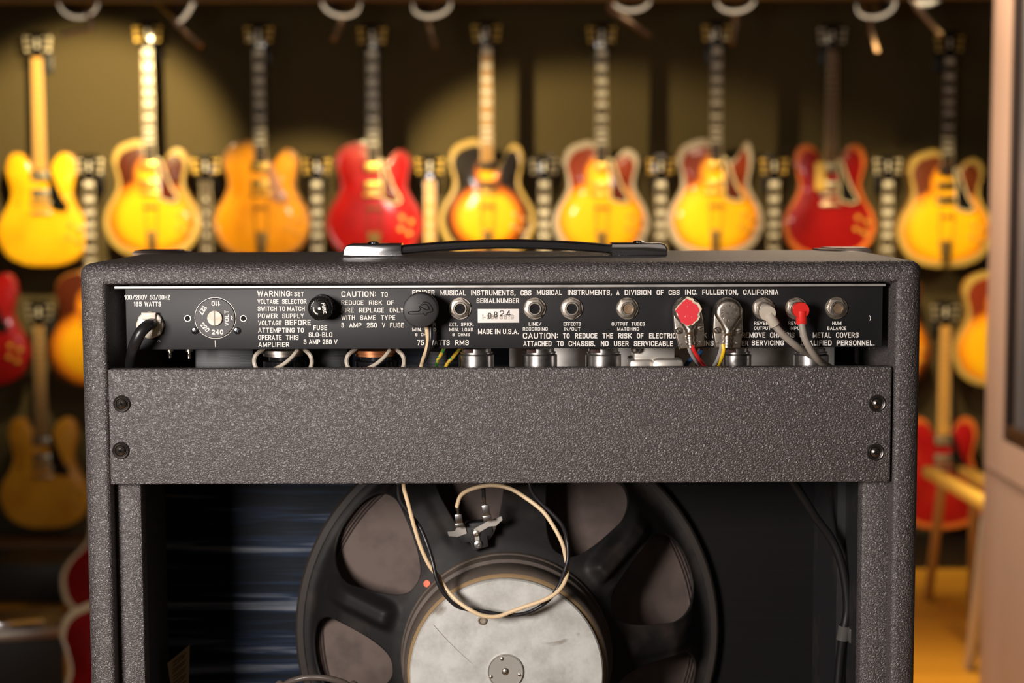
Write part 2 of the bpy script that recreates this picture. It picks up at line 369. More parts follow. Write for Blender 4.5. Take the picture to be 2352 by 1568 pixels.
# partition with a glazed panel on the right, running away from the viewer
XP = 1.41
dfar = XP - CAM.x
Yf = CAM.y + F * dfar / 1094.0        # far end, about 5 m away
Yg = CAM.y + F * dfar / 1137.0        # edge of the glass
zg = U(2312, 1010, Yg).z
pm_ = mat('pinkish_beige_paint', (.56, .40, .31), .55)
q = MB()
q.box((XP, Yg, 0), (XP + .10, Yf, CZ), .006)
q.box((XP, .2, 0), (XP + .10, Yg, zg), .004)
q.box((XP, .2, 2.6), (XP + .10, Yg, CZ))
struct(q.build('wall_right', pm_))
z1_ = zg - .105
struct(MB().box((XP - .006, .3, z1_ - .006), (XP + .0005, Yf - .03, z1_ + .006), .002).build('trim_2', mat('partition_seam', (.30, .20, .15), .6)))
wf = MB()
wf.box((XP + .03, Yg - .03, zg), (XP + .075, Yg, 2.6), .003); wf.box((XP + .03, .2, zg), (XP + .075, Yg - .03, zg + .03), .003)
wf.box((XP + .012, Yg - .10, zg + .03), (XP + .06, Yg - .065, 2.6), .003)
wo = struct(wf.build('window_1', mat('grey_metal_frame', (.42, .42, .44), .35, .6)))
g = bpy.data.materials.new('window_glass'); g.use_nodes = True; gp = g.node_tree.nodes['Principled BSDF']
gp.inputs['Base Color'].default_value = (.75, .8, .85, 1); gp.inputs['Roughness'].default_value = .03; gp.inputs['Transmission Weight'].default_value = .92
MB().box((XP + .048, .25, zg + .03), (XP + .054, Yg - .03, 2.6)).build('glass', g, wo)
dk = mat('dark_gasket', (.05, .035, .03), .5)
MB().box((XP + .001, Yg - .016, zg + .001), (XP + .031, Yg - .0005, 2.599), .002).build('gasket', dk, wo)
MB().box((XP + .0005, .21, zg + .0005), (XP + .029, Yg - .017, zg + .045), .003).build('sill', mat('dark_brown_sill', (.06, .03, .015), .4), wo)
MB().box((XP + .014, Yg - .20, zg + .9), (XP + .046, Yg - .11, zg + 1.02), .004).build('catch', mat('dark_catch', (.03, .025, .03), .4), wo)

# ================================================================== THE AMPLIFIER
XL = U(178, 640, 0).x; XR = U(2122, 640, 0).x
DEP = .24; ZT = U(1150, 576.5, DEP).z; ZB = ZT - .565; T = .0212; TT = ZT - U(1150, 650.5, 0).z
amp = thing('guitar_amplifier', ((XL + XR) / 2, DEP / 2, ZB), 'black textured open-back guitar amplifier seen from behind, filling the foreground', 'amplifier')

def frame_shell(x0, x1, z0, z1, t, dep, tt, Rc=.010, r=.0125, r2=.004):
    sec = [(0, dep), (0, r)]
    for k in range(1, 7): a = math.pi / 2 * k / 6; sec.append((r - r * math.cos(a), r - r * math.sin(a)))
    for k in range(0, 5): a = math.pi / 2 * k / 4; sec.append((t - r2 + r2 * math.sin(a), r2 - r2 * math.cos(a)))
    sec.append((t, dep))
    NS = 6; vs = []; fs = []
    cor = [(x1, z1, 0), (x0, z1, 90), (x0, z0, 180), (x1, z0, 270)]
    for (cx, cz, a0) in cor:
        sx = 1 if cx == x1 else -1; sz = 1 if cz == z1 else -1
        for k in range(NS + 1):
            a = R(a0 + 90 * k / NS)
            for d, y in sec:
                rc = max(Rc - d, 0); off = d + rc
                vs.append((cx - sx * off + rc * math.cos(a), y, cz - (sz * off - rc * math.sin(a)) * (tt / t if sz > 0 else 1)))
    K = len(sec); n = len(cor) * (NS + 1)
    for i in range(n):
        j = (i + 1) % n
        for q in range(K): fs.append([i * K + q, j * K + q, j * K + (q + 1) % K, i * K + (q + 1) % K])
    return MB().add(vs, fs)
frame_shell(XL, XR, ZB, ZT, T, DEP, TT).build('cabinet_shell', TOLEX, amp, sharp=60)
# vinyl overlap seam on the corner
A = U(239, 588, 0); MB().box((A.x, -.00035, ZT - TT + .0035), (A.x + .0135, .0006, ZT - .0135), .0003).build('vinyl_overlap', TOLEX, amp)
baffleY = .212
MB().box((XL + T, baffleY, ZB + T), (XR - T, baffleY + .012, ZT - T)).build('baffle_board', streak_sheen_paint(), amp)
inner = mat('black_inner_paint', (.010, .010, .011), .6, bump=(60, .2, .001), vary=(30, (.03, .024, .022), .55, .75))
ZCL = U(300, 872, .016).z; cl = U(264, 1200, .016).x; cr_ = U(327, 1200, .016).x
MB().box((cl, .016, ZB + T), (cr_, .034, ZCL), .004).build('mounting_cleat', TOLEX, amp)
cl2 = U(1978, 1200, .016).x; cr2 = U(2047, 1200, .016).x
MB().box((cl2, .016, ZB + T), (cr2, .034, ZCL), .004).build('mounting_cleat', TOLEX, amp)
MB().box((cl + .002, .0345, ZB + T), (cr_ - .001, .06, ZCL - .003)).build('inner_batten', inner, amp)
b0 = U(1922, 1300, .10).x
MB().box((b0, .10, ZB + T), (XR - T - .0002, .2115, ZCL - .003)).build('inner_batten', inner, amp)
MB().box((cl2 + .004, .0345, ZB + T), (XR - T - .0003, .0995, ZCL - .003)).build('inner_batten', inner, amp)
struct(MB().box((XL - .06, -.04, .001), (XR + .06, DEP + .06, ZB - .0005), .01).build('display_plinth', mat('black_plinth_paint', (.015, .014, .013), .6)))
# back board and its screws
bx0 = U(250, 980, .002).x; bx1 = U(2047, 980, .002).x; bz0 = U(1150, 1110, .002).z; bz1 = U(1150, 845, .002).z
board = MB().box((bx0, .002, bz0), (bx1, .0145, bz1), .0016, seg=3).build('back_board', TOLEX, amp)
for (px, py, rot) in ((280, 927, .3), (278, 1034, .9), (2014, 926, .5), (2010, 1038, .15)):
    p = U(px, py, .002); M = PM(p); mb = MB(); k = mpx(0)
    mb.lathe([(20 * k, -.0004), (20 * k, .0008), (18 * k, .0016), (15.5 * k, .0012), (14 * k, .0018), (12.4 * k, .0014), (11.6 * k, .0004)], M, 32, 0, cap0=False, cap1=False)
    s = mb.build('cup_washer', DARKSTEEL, board)
    mb = MB(); Mr = M @ Matrix.Rotation(rot, 4, 'Z')
    mb.lathe([(11.4 * k, .0004), (11 * k, .0016), (8 * k, .0025), (4.2 * k, .003), (4.2 * k, .0012), (0, .0010)], Mr, 28, 0, cap0=False)
    mb.box((-7 * k, -1.1 * k, .0021), (7 * k, 1.1 * k, .0031), 0, 1, Mr); mb.box((-1.1 * k, -7 * k, .0021), (1.1 * k, 7 * k, .0031), 0, 1, Mr)
    mb.build('screw', [mat('dark_screw', (.22, .19, .17), .3, .95), HOLE], board)

# carrying handle and metal corners
hY = .12; zt = ZT + .0004
def handle():
    xa, xb = U(792, 570, hY).x, U(1530, 565, hY).x; k = mpx(hY)
    out = []
    for x0, x1, sgn in ((xa, U(924, 570, hY).x, -1), (U(1403, 570, hY).x, xb, 1)):
        n = 14; wdt = .014; vs = []; fs = []
        mb = MB(); h = .0108
        # cap: rounded outer end, open inner end
        prof = [(0, 0), (0, h * .55), (.0022, h * .86), (.006, h), (abs(x1 - x0), h * .99), (abs(x1 - x0), 0)]
        pts = [((x0 + d) if sgn < 0 else (x1 - d), z) for d, z in prof]
        mb.prism([(x, z) for x, z in pts], -wdt, wdt, Matrix(((1, 0, 0, 0), (0, 0, -1, hY), (0, 1, 0, zt), (0, 0, 0, 1))), bev=.0012)
        xm = (x0 + x1) / 2
        mb.lathe([(.005, h - .0006), (.0048, h + .0008), (.003, h + .0016), (0, h + .0018)], frame_to((xm, hY, zt), (0, 0, 1)), 18, 0, cap0=False)
        mb.build('handle_cap', CHROME, amp, 'chrome handle end cap', sharp=40)
    pts = []
    for i in range(25):
        t = i / 24; x = U(900, 570, hY).x + (U(1428, 570, hY).x - U(900, 570, hY).x) * t
        pts.append((x, zt + .0042 + .0058 * math.sin(math.pi * t) ** .8 if t not in (0, 1) else zt + .0042))
    vs = []; fs = []; n = 14
    for x, z in pts:
        for a in range(n):
            t = 2 * math.pi * a / n
            c = math.copysign(abs(math.cos(t)) ** .7, math.cos(t)); s_ = math.copysign(abs(math.sin(t)) ** .7, math.sin(t))
            vs.append((x, hY + .0115 * c, z + .0040 * s_))
    for i in range(len(pts) - 1):
        for a in range(n): b = (a + 1) % n; fs.append([i * n + a, i * n + b, (i + 1) * n + b, (i + 1) * n + a])
    fs += [list(range(n)), [(len(pts) - 1) * n + a for a in range(n)]]
    MB().add(vs, fs).build('handle_strap', mat('handle_leather', (.014, .013, .013), .36, bump=(220, .15, .0006)), amp, 'black moulded handle strap')
handle()
for sx in (-1, 1):
    ex = XL if sx < 0 else XR; mb = MB()
    # two raised arcs: pressed metal corner plate at the far top corner
    for rr, hh in ((.045, .0018), (.038, .0030)):
        out = [(0, 0)] + [(rr * math.cos(a), rr * math.sin(a)) for a in [math.pi / 2 * i / 10 for i in range(11)]]
        M = Matrix(((-sx, 0, 0, ex - sx * -.0003), (0, -1, 0, DEP), (0, 0, 1, ZT), (0, 0, 0, 1)))
        mb.prism(out, -.0005, hh, M, bev=.0012)
    mb.build('corner_plate', mat('dark_corner_metal', (.10, .075, .06), .4, .7), amp)

# ---- chassis
CY = .018                                    # its rear face
cx0 = U(289, 730, CY).x; cx1 = U(2027, 730, CY).x; cz1 = U(1150, 660, CY).z; cz0 = U(1150, 800, CY).z
def panel_material():
    m = mat('black_anodised_panel', (.008, .0078, .009), .52, 0, spec=.4, bump=(500, .04, .0003), vary=(18, (.016, .0145, .0145), .45, .75))
    return m
PANEL = panel_material()
ch = MB()
ch.box((cx0, CY, cz0), (cx1, CY + .003, cz1), .0006)                                  # rear face
chassis = ch.build('rear_panel', PANEL, amp, 'black printed rear panel')
c2 = MB()
c2.box((cx0, CY + .0032, cz0 + .001), (cx1, .15, cz1 + .002), .001)
c2.box((U(262, 656, CY - .005).x, CY - .005, cz1 + .0002), (cx1 + .001, CY + .003, cz1 + .0022), .0004)
c2.build('chassis_box', SHEET, amp, 'bare metal chassis box')
# printed text, by block, a little in front of the panel
TY = CY - .00025
def block(name, lines, m=PAINTW, Y=TY, parent=None, label=None):
    mb = MB()
    for (y0, y1, ws) in lines:
        for (t, x0, x1) in ws: word(mb, t, x0, x1, y0, y1, Y)
    return mb.build(name, m, parent or chassis, label, sharp=180)
block('mains_text', [(677, 688, [('100/260V', 286, 338), ('50/60HZ', 344, 391)]), (692.5, 703.3, [('185', 307, 326), ('WATTS', 332, 370)])])
block('warning_text', [
    (667.5, 680.8, [('WARNING:', 591, 671)]), (669.6, 680.5, [('SET', 676, 698)]),
    (686.7, 697.7, [('VOLTAGE', 591.6, 640), ('SELECTOR', 648, 704)]),
    (703.3, 714.2, [('SWITCH', 592, 636), ('TO', 641, 655), ('MATCH', 660, 700)]),
    (719.8, 730.8, [('POWER', 592.6, 637.5), ('SUPPLY', 648.5, 698)]),
    (735.9, 747.1, [('VOLTAGE', 593, 647)]), (733.9, 747, [('BEFORE', 654.4, 714)]),
    (752.5, 763.7, [('ATTEMPTING', 593, 677), ('TO', 683, 698)]),
    (768.8, 780.3, [('OPERATE', 593, 647), ('THIS', 656.5, 686)]),
    (785.4, 796.4, [('AMPLIFIER', 593.4, 664.3)])])
block('fuse_text', [(747, 758, [('FUSE', 720, 751.3)]), (762.7, 774, [('SLO-BLO', 709, 763.5)]),
    (779.3, 790.5, [('3', 697.5, 704), ('AMP', 709.5, 735.5), ('250', 741, 762), ('V', 767, 775.3)])])
block('caution_text', [(668.3, 681.8, [('CAUTION:', 784, 863.8)]), (670.6, 681.8, [('TO', 875, 890.6)]),
    (689.7, 700, [('REDUCE', 784, 835), ('RISK', 847.5, 877.5), ('OF', 889, 905)]),
    (706.6, 717.5, [('FIRE', 784, 812.5), ('REPLACE', 825, 882), ('ONLY', 895, 927)]),
    (723.7, 734.6, [('WITH', 784, 815.5), ('SAME', 827.5, 863), ('TYPE', 875, 908)]),
    (741, 752, [('3', 784, 790), ('AMP', 802, 830.5), ('250', 842.5, 866), ('V', 877.5, 885), ('FUSE', 896, 927.8)])])
block('maker_text', [(666, 678.3, [('FENDER', 947, 998.5), ('MUSICAL', 1011.7, 1070), ('INSTRUMENTS,', 1082, 1184), ('CBS', 1195.7, 1220.4)]),
    (665.2, 677.3, [('MUSICAL', 1233, 1291), ('INSTRUMENTS,', 1304, 1405), ('A', 1416, 1422.7), ('DIVISION', 1434.7, 1496), ('OF', 1508, 1524), ('CBS', 1535.5, 1561)]),
    (664.6, 676.6, [('INC.', 1573.7, 1601.8), ('FULLERTON,', 1613, 1695.4), ('CALIFORNIA', 1707, 1788)])])
block('speaker_text', [(740.8, 748.7, [('SPEAKER', 947, 1001)]), (752.8, 760.7, [('MIN.', 947, 969), ('LOAD', 976, 1001.5)]), (764.5, 771.8, [('8', 954, 959), ('OHMS', 967, 994)]),
    (780.6, 792.6, [('75', 958, 974), ('WATTS', 985, 1033), ('RMS', 1045.5, 1076.8)]),
    (740.8, 748.7, [('EXT.', 1031.6, 1051), ('SPKR.', 1059, 1087.8)]), (752.8, 760.7, [('MIN.', 1032, 1054), ('LOAD', 1061.5, 1086.7)]), (764.5, 771.8, [('8', 1039, 1044), ('OHMS', 1052, 1079)])])
block('line_text', [(739.7, 748, [('LINE/', 1214.5, 1243.4)]), (751.5, 759.3, [('RECORDING', 1201, 1258)])])
block('effects_text', [(739.7, 748, [('EFFECTS', 1294.4, 1334.4)]), (751.5, 759.3, [('IN/OUT', 1295.7, 1333)])])
block('tubes_text', [(739.7, 748, [('OUTPUT', 1404.8, 1442), ('TUBES', 1450.5, 1480.9)]), (751.5, 759.3, [('MATCHING', 1417.9, 1467.9)])])
block('reverb_text', [(737.9, 746, [('REVERB', 1732, 1772)]), (749.7, 757.6, [('OUTPUT', 1732, 1770)])])
block('reverb_text', [(737.9, 746, [('REVERB', 1810, 1851)]), (749.7, 757.6, [('INPUT', 1814, 1844)])])
block('hum_text', [(737.9, 746, [('HUM', 1911.5, 1932.4)]), (749.7, 757.6, [('BALANCE', 1900, 1943.9)])])
block('serial_text', [(684.6, 696, [('SERIAL', 1094.6, 1138), ('NUMBER', 1141, 1192.3)]), (755, 767, [('MADE', 1098, 1132), ('IN', 1137, 1149.5), ('U.S.A.', 1155, 1191)])])
block('service_text', [(764, 777.6, [('CAUTION:', 1201, 1281.6)]),
    (765, 776.8, [('TO', 1293, 1308.4), ('REDUCE', 1320.7, 1372), ('THE', 1384, 1408), ('RISK', 1420, 1451), ('OF', 1462.8, 1478), ('ELECTRIC', 1490.8, 1552.5)]),
    (763.8, 775.8, [('SHOCK', 1577, 1623.5), ('DO', 1636, 1652), ('NOT', 1663, 1691)]),
    (763.2, 775.2, [('REMOVE', 1703.6, 1758), ('CHASSIS', 1768.6, 1825), ('OR', 1837, 1854), ('METAL', 1866.8, 1909), ('COVERS', 1920, 1972)]),
    (782.5, 795, [('ATTACHED', 1202, 1266.8), ('TO', 1279, 1294.4), ('CHASSIS.', 1305.9, 1367), ('NO', 1380, 1397.7), ('USER', 1410, 1444), ('SERVICEABLE', 1455.9, 1545.7)]),
    (781.7, 794, [('PARTS', 1557, 1605), ('INSIDE.', 1617, 1666), ('REFER', 1678, 1719)]),
    (781.2, 793.2, [('SERVICING', 1726.5, 1800.5), ('TO', 1813, 1828), ('QUALIFIED', 1839, 1910), ('PERSONNEL.', 1921.7, 2008.4)])])
# little white scratches
mb = MB()
for a, b_ in (((361, 783), (366, 781)), ((366, 781), (368, 784)), ((1997, 724), (2000, 730)), ((2000, 730), (1998, 736)), ((494, 781), (495, 797))):
    mb.tube([U(*a, TY), U(*b_, TY)], .0003, 6, smooth=False)
mb.build('paint_chips', PAINTW, chassis)
# serial number sticker with stamped figures
a = U(1097.4, 741, CY); b_ = U(1192.3, 709, CY)
st = MB().box((a.x, CY - .0004, a.z), (b_.x, CY - .00001, b_.z), .0001).build('serial_sticker', mat('white_label', (.82, .78, .73), .6), amp, 'white serial number sticker')
ink = mat('black_ink', (.02, .018, .017), .7); ink2 = mat('faded_ink', (.42, .36, .30), .7)
block('faded_number', [(722, 733, [('1-', 1107, 1115), ('088', 1118, 1143), ('8819', 1147, 1180)])], ink2, CY - .00045, st, 'faded stamped figures')
mb = MB()
for t, x, x2, y, y2 in (('0', 1121, 1128.5, 718, 732), ('8', 1134.5, 1142.5, 715, 729), ('2', 1148, 1158, 713, 726), ('4', 1162.5, 1172.5, 712, 727)): word(mb, t, x, x2, y, y2, CY - .0006, tk=.13)
mb.build('stamped_number', ink, st, 'black stamped figures 0824', sharp=180)

# ---- jacks
def jack(px, py, hole='open', name='jack_socket', tip=None):
    p = U(px, py, CY); M = PM(p); k = mpx(CY); root = None
    mb = MB(); mb.lathe([(26 * k, 0), (26 * k, .0009), (25 * k, .0012), (12 * k, .0012)], M, 40, 0, cap1=False)
    w_ = mb.build(name, STEEL, amp)
    rot = random.uniform(0, 1)
    mb = MB(); mb.prism(ngon(24.2 * k, 6, rot), .0012, .0030, M, bev=.0005); mb.lathe([(19.6 * k, .0030), (19.4 * k, .0034), (16 * k, .0036), (15 * k, .0036)], M, 36, 0, cap0=False, cap1=False)
    mb.build('hex_nut', STEEL, w_)
    mb = MB(); mb.lathe([(15.6 * k, .0028), (15.6 * k, .0046), (14.6 * k, .0051), (12 * k, .0051), (11.2 * k, .0045), (11.0 * k, .0040)], M, 36, 0, cap0=False, cap1=False)
    mb.build('threaded_bush', STEEL, w_)
    mb = MB()
    if hole == 'open': mb.lathe([(11.0 * k, .00385), (0, .00384)], M, 24, 0, cap0=False)
    elif hole == 'pin': mb.lathe([(11.0 * k, .0037), (0, .0036)], M, 24, 0, cap0=False)
    mb.build('socket_hole', HOLE if hole == 'open' else mat('bronze_contact', (.34, .24, .15), .4, .8), w_)
    return p
jack(1057, 708); jack(1228, 708); jack(1313, 708); jack(1441, 708, 'pin'); jack(1753, 708); jack(1829, 708); jack(1921, 707, 'pin')
# holes beside the voltage dial
for px, py in ((431, 731), (559, 731)):
    p = U(px, py, CY); k = mpx(CY)
    h = MB().lathe([(7.6 * k, 0), (7.6 * k, .0004), (6 * k, .0004)], PM(p), 24, 0, cap0=False, cap1=False).build('rivet_hole', STEEL, amp)
    MB().lathe([(6.1 * k, .0003), (0, .0003)], PM(p), 20, 0, cap0=False).build('hole', HOLE, h)
for px, py in ((448, 759), (545, 759)):
    p = U(px, py, CY); k = mpx(CY); mb = MB(); M = PM(p) @ Matrix.Rotation(.5, 4, 'Z')
    mb.lathe([(8.5 * k, 0), (8.3 * k, .0010), (6 * k, .0020), (0, .0024)], M, 24, 0, cap0=False)
    mb.box((-4 * k, -.7 * k, .0020), (4 * k, .7 * k, .00255), 0, 1, M); mb.box((-.7 * k, -4 * k, .0020), (.7 * k, 4 * k, .00255), 0, 1, M)
    mb.build('panel_screw', [CHROME, mat('blue_slot', (.05, .1, .14), .5)], amp)
# voltage selector dial
p = U(494.7, 730, CY); k = mpx(CY); M = PM(p)
dial = MB().lathe([(46.5 * k, -.0001), (46.5 * k, .0010), (45 * k, .0016), (0, .0016)], M, 56, 0, cap0=False).build('voltage_dial', mat('dial_face', (.020, .018, .0185), .45, vary=(40, (.034, .03, .03), .45, .7)), amp, 'round voltage selector dial')
MB().lathe([(47.6 * k, 0), (47.6 * k, .0004), (46.9 * k, .0004), (46.6 * k, 0)], M, 56, 0, cap0=False, cap1=False).build('dial_rim', STEEL, dial)
mb = MB(); mb.lathe([(17.6 * k, .0015), (17.6 * k, .0030), (16.6 * k, .0036), (0, .0036)], M, 36, 0, cap0=False)
mb.box((-1.3 * k, -16.8 * k, .0034), (1.3 * k, 16.8 * k, .0037), 0, 1, M); mb.build('dial_screw', [WHITEPL, mat('slot_shadow', (.25, .22, .18), .6)], dial, 'ivory slotted screw')
def dial_word(mb, t, ang, rad, rot, h, wd):
    vs, fs = letters(t, wd * k, h * k, .2)
    mm = M @ Matrix.Translation((rad * k * math.cos(R(ang)), rad * k * math.sin(R(ang)), .00175)) @ Matrix.Rotation(R(rot), 4, 'Z')
    mb.add([(v[0] - wd * k / 2, v[1] - h * k / 2, v[2]) for v in vs], fs, 0, mm)
mb = MB()
dial_word(mb, '110', 86, 34, 180, 11, 20); dial_word(mb, '127', 146, 33, 236, 11, 21); dial_word(mb, '220', 222, 31.5, -48, 11, 23)
dial_word(mb, '240', 279, 32.5, 0, 11, 27); dial_word(mb, 'VOLT', 0, 27, 90, 10, 36); dial_word(mb, '~', 0, 39, 90, 12, 10)
mb.build('dial_numbers', PAINTW, dial, sharp=180)
# mains cord with its nylon strain relief
p = U(346, 746, CY); M = PM(p)
mb = MB(); oc = []
for i in range(40):
    a = 2 * math.pi * i / 40; r_ = 31 * k * (1 + .03 * math.cos(8 * a))
    oc.append((r_ * math.cos(a), r_ * math.sin(a)))
mb.prism(oc, 0, .0048, M, bev=.0015)
mb.prism([(-15 * k, 14 * k), (15 * k, 14 * k), (17 * k, 30 * k), (-17 * k, 30 * k)], .004, .0075, M, bev=.001)
mb.prism([(4 * k, -26 * k), (26 * k, -20 * k), (28 * k, 12 * k), (12 * k, 14 * k)], .004, .0070, M, bev=.001)
sr = mb.build('strain_relief', WHITEPL, amp, 'ivory nylon strain relief')
cord = MB().tube([U(349, 744, CY - .002), U(347, 744, CY - .010), U(338, 748, CY - .021), U(322, 765, CY - .026), U(308, 795, CY - .0225), U(302, 825, CY - .003), U(301, 850, .030), U(300, 900, .045)], 13.2 * k, 16, 8)
cord.build('power_cord', mat('cord_rubber', (.014, .013, .014), .34), amp, 'thick black power cord')
# fuse holder
p = U(741, 704, CY); M = PM(p); mb = MB()
mb.lathe([(29 * k, 0), (29 * k, .002), (25.5 * k, .0035), (25.5 * k, .008)], M, 40, 0, cap0=False, cap1=False)
fh = mb.build('fuse_holder', BLACK, amp, 'round black fuse holder')
prof = []
for i in range(72):
    a = 2 * math.pi * i / 72; prof.append((28.5 * k * (1 - .035 * (i % 3 == 0)) * math.cos(a), 28.5 * k * (1 - .035 * (i % 3 == 0)) * math.sin(a)))
mb = MB(); mb.prism(prof, .006, .0215, M, bev=.003)
mb.lathe([(19.5 * k, .0214), (18.5 * k, .0224), (0, .0228)], M, 36, 0, cap0=False)
cap = mb.build('fuse_cap', mat('black_bakelite', (.010, .0095, .009), .16), fh)
mb = MB()
mb.lathe([(3.4 * k, .0229), (0, .0230)], M @ Matrix.Translation((0, 0, 0)), 16, 0, cap0=False)
vs, fs = letters('FUSE', 24 * k, 8 * k, .2)
mm = M @ Matrix.Translation((10.5 * k, 1 * k, .0229)) @ Matrix.Rotation(R(-82), 4, 'Z')
mb.add([(v[0] - 12 * k, v[1] - 4 * k, v[2]) for v in vs], fs, 0, mm)
mb.tube([M @ Vector((13 * k * math.cos(R(t)), 13 * k * math.sin(R(t)), .0228)) for t in range(165, 260, 15)], .0006, 6)
mb.build('cap_print', PAINTW, fh)

# ---- what hangs under the chassis, seen through the slot
def hang(px, y_top, y_bot, Y, prof, name, m, n=28, label=None):
    """lathe about a vertical axis hanging from the chassis; prof in pixels radius, fraction down"""
    a = U(px, y_top, Y); b_ = U(px, y_bot, Y); k = mpx(Y); L = a.z - b_.z
    return MB().lathe([(r * k, f * L) for r, f in prof], frame_to((a.x, Y, a.z), (0, 0, -1)), n, 0).build(name, m, amp, label)
for px, L in ((390, 822), (434, 824)):
    hang(px, 798, L, .04, [(8, 0), (8, .35), (3.4, .36), (3.4, .5), (4, .55), (3.2, .62), (4, .68), (3.2, .76), (4, .82), (3.4, 1)], 'chassis_bolt', STEEL, 14)
a = U(452, 806, .085); b_ = U(588, 900, .085)
lam = bpy.data.materials.new('laminated_iron'); lam.use_nodes = True; n_, l_ = nt(lam); p_ = n_['Principled BSDF']
tc_ = n_.new('ShaderNodeTexCoord'); wv = n_.new('ShaderNodeTexWave'); wv.bands_direction = 'Z'; wv.inputs['Scale'].default_value = 240; wv.inputs['Distortion'].default_value = 1.5
cr2_ = n_.new('ShaderNodeValToRGB'); cr2_.color_ramp.elements[0].color = (.008, .010, .012, 1); cr2_.color_ramp.elements[1].color = (.05, .055, .06, 1)
l_.new(tc_.outputs['Object'], wv.inputs['Vector']); l_.new(wv.outputs['Fac'], cr2_.inputs['Fac']); l_.new(cr2_.outputs['Color'], p_.inputs['Base Color']); p_.inputs['Roughness'].default_value = .5
MB().box((a.x, .075, b_.z), (b_.x, .14, cz0 - .0005), .002).build('transformer', lam, amp)
a = U(722, 806, .1); b_ = U(800, 900, .1)
MB().box((a.x, .1, b_.z), (b_.x, .145, cz0 - .0005), .002).build('transformer', lam, amp)
IV = mat('ivory_clip', (.46, .40, .32), .45)
for i, (c0, dx) in enumerate(((650, 0), (862, 8))):
    hang(c0, 802, 816, .06, [(52, 0), (52, .5), (46, .55), (46, 1)], 'tube_socket', STEEL if i == 0 else mat('copper_ring', (.36, .13, .05), .4, .6), 32)
    hang(c0 + 4, 814, 930, .062, [(38, 0), (38, .1), (50, .12), (50, .26), (44, .27), (44, 1)], 'power_tube_base', mat('gloss_black_base', (.008, .008, .009), .15), 32)
    k6 = mpx(.04)
    MB().tube([U(c0 - 44, 800, .045), U(c0 - 62, 815, .040), U(c0 - 66, 832, .040), U(c0 - 58, 850, .04), U(c0 - 40, 870, .045)], 5 * k6, 8).build('tube_clip', IV, amp, 'ivory tube retaining clip')
    MB().tube([U(c0 + 46, 800, .045), U(c0 + 62, 815, .040), U(c0 + 66, 832, .040), U(c0 + 60, 850, .04), U(c0 + 40, 870, .045)], 5 * k6, 8).build('tube_clip', IV, amp, 'ivory tube retaining clip')
    MB().tube([U(c0 + 34, 802, .036), U(c0 + 20, 820, .034), U(c0 - 2, 838, .034), U(c0 - 40, 856, .034), U(c0 - 70, 864, .034)], 4.5 * k6, 8).build('tube_clip', IV, amp, 'ivory tube retaining clip')
# grey ribbed choke and earth wires
hang(1006, 806, 920, .08, [(22 + 2.5 * (i % 2), i / 30) for i in range(31)], 'ribbed_sleeve', mat('grey_rubber', (.05, .05, .055), .55), 24)
k5 = mpx(.05)
MB().tube([U(1022, 796, .05), U(1014, 812, .048), U(1004, 832, .048), U(1000, 865, .05)], 4.2 * k5, 10).build('earth_wire', GREENYEL, amp, 'green and yellow wire')
MB().tube([U(1056, 800, .052), U(1042, 818, .046), U(1028, 834, .046), U(1010, 868, .05)], 4.2 * k5, 10).build('earth_wire', GREENYEL, amp, 'green and yellow wire')
for px, hw in ((1094, 41), (1239, 41), (1386, 41), (1692, 34), (1863, 40)):
    s_ = hang(px, 799, 950, .05, [(hw - 7, 0), (hw - 7, .05), (hw - 3, .055), (hw - 3, .075), (hw - 8, .08), (hw, .10), (hw, .97), (hw - 4, 1)], 'tube_shield', BRIGHT, 36, 'silver tube shield')
    a = U(px - hw * .72, 806, .05 - hw * mpx(.05) * .75)
    MB().box((a.x, a.y - .001, a.z - .0016), (a.x + .008, a.y + .003, a.z + .0016), .0004).build('bayonet_slot', mat('brown_slot', (.05, .02, .015), .6), s_)
a = U(1170, 802, .125); b_ = U(1915, 930, .125)
MB().box((a.x, .125, b_.z), (b_.x, .1275, a.z + .002), .0004).build('shield_plate', SHEET, amp)
cm = mat('cast_metal', (.55, .52, .47), .42, .8)
mb = MB()
a = U(1446, 826, .045); b_ = U(1500, 900, .045); mb.box((a.x, .045, b_.z), (b_.x, .085, a.z), .003)
a = U(1457, 802, .05); b_ = U(1550, 830, .05); mb.box((a.x, .05, b_.z), (b_.x, .085, cz0 - .0003), .001)
a = U(1498, 824, .04); b_ = U(1572, 900, .04); mb.box((a.x, .04, b_.z), (b_.x, .075, a.z), .004)
tr = mb.build('phono_block', cm, amp, 'cast metal socket block')
hang(1460, 800, 812, .045, [(12, 0), (11, .5), (6, .9), (0, 1)], 'block_screw', STEEL, 16)
MB().tube([U(1612, 806, .07), U(1598, 818, .068), U(1578, 835, .068), U(1570, 870, .07)], 5 * mpx(.07), 10).build('blue_wire', BLUEW, amp, 'blue wire')
MB().tube([U(1608, 800, .08), U(1604, 820, .08), U(1600, 870, .08)], 6 * mpx(.08), 10).build('dark_red_wire', BROWNRED, amp, 'dark red wire')

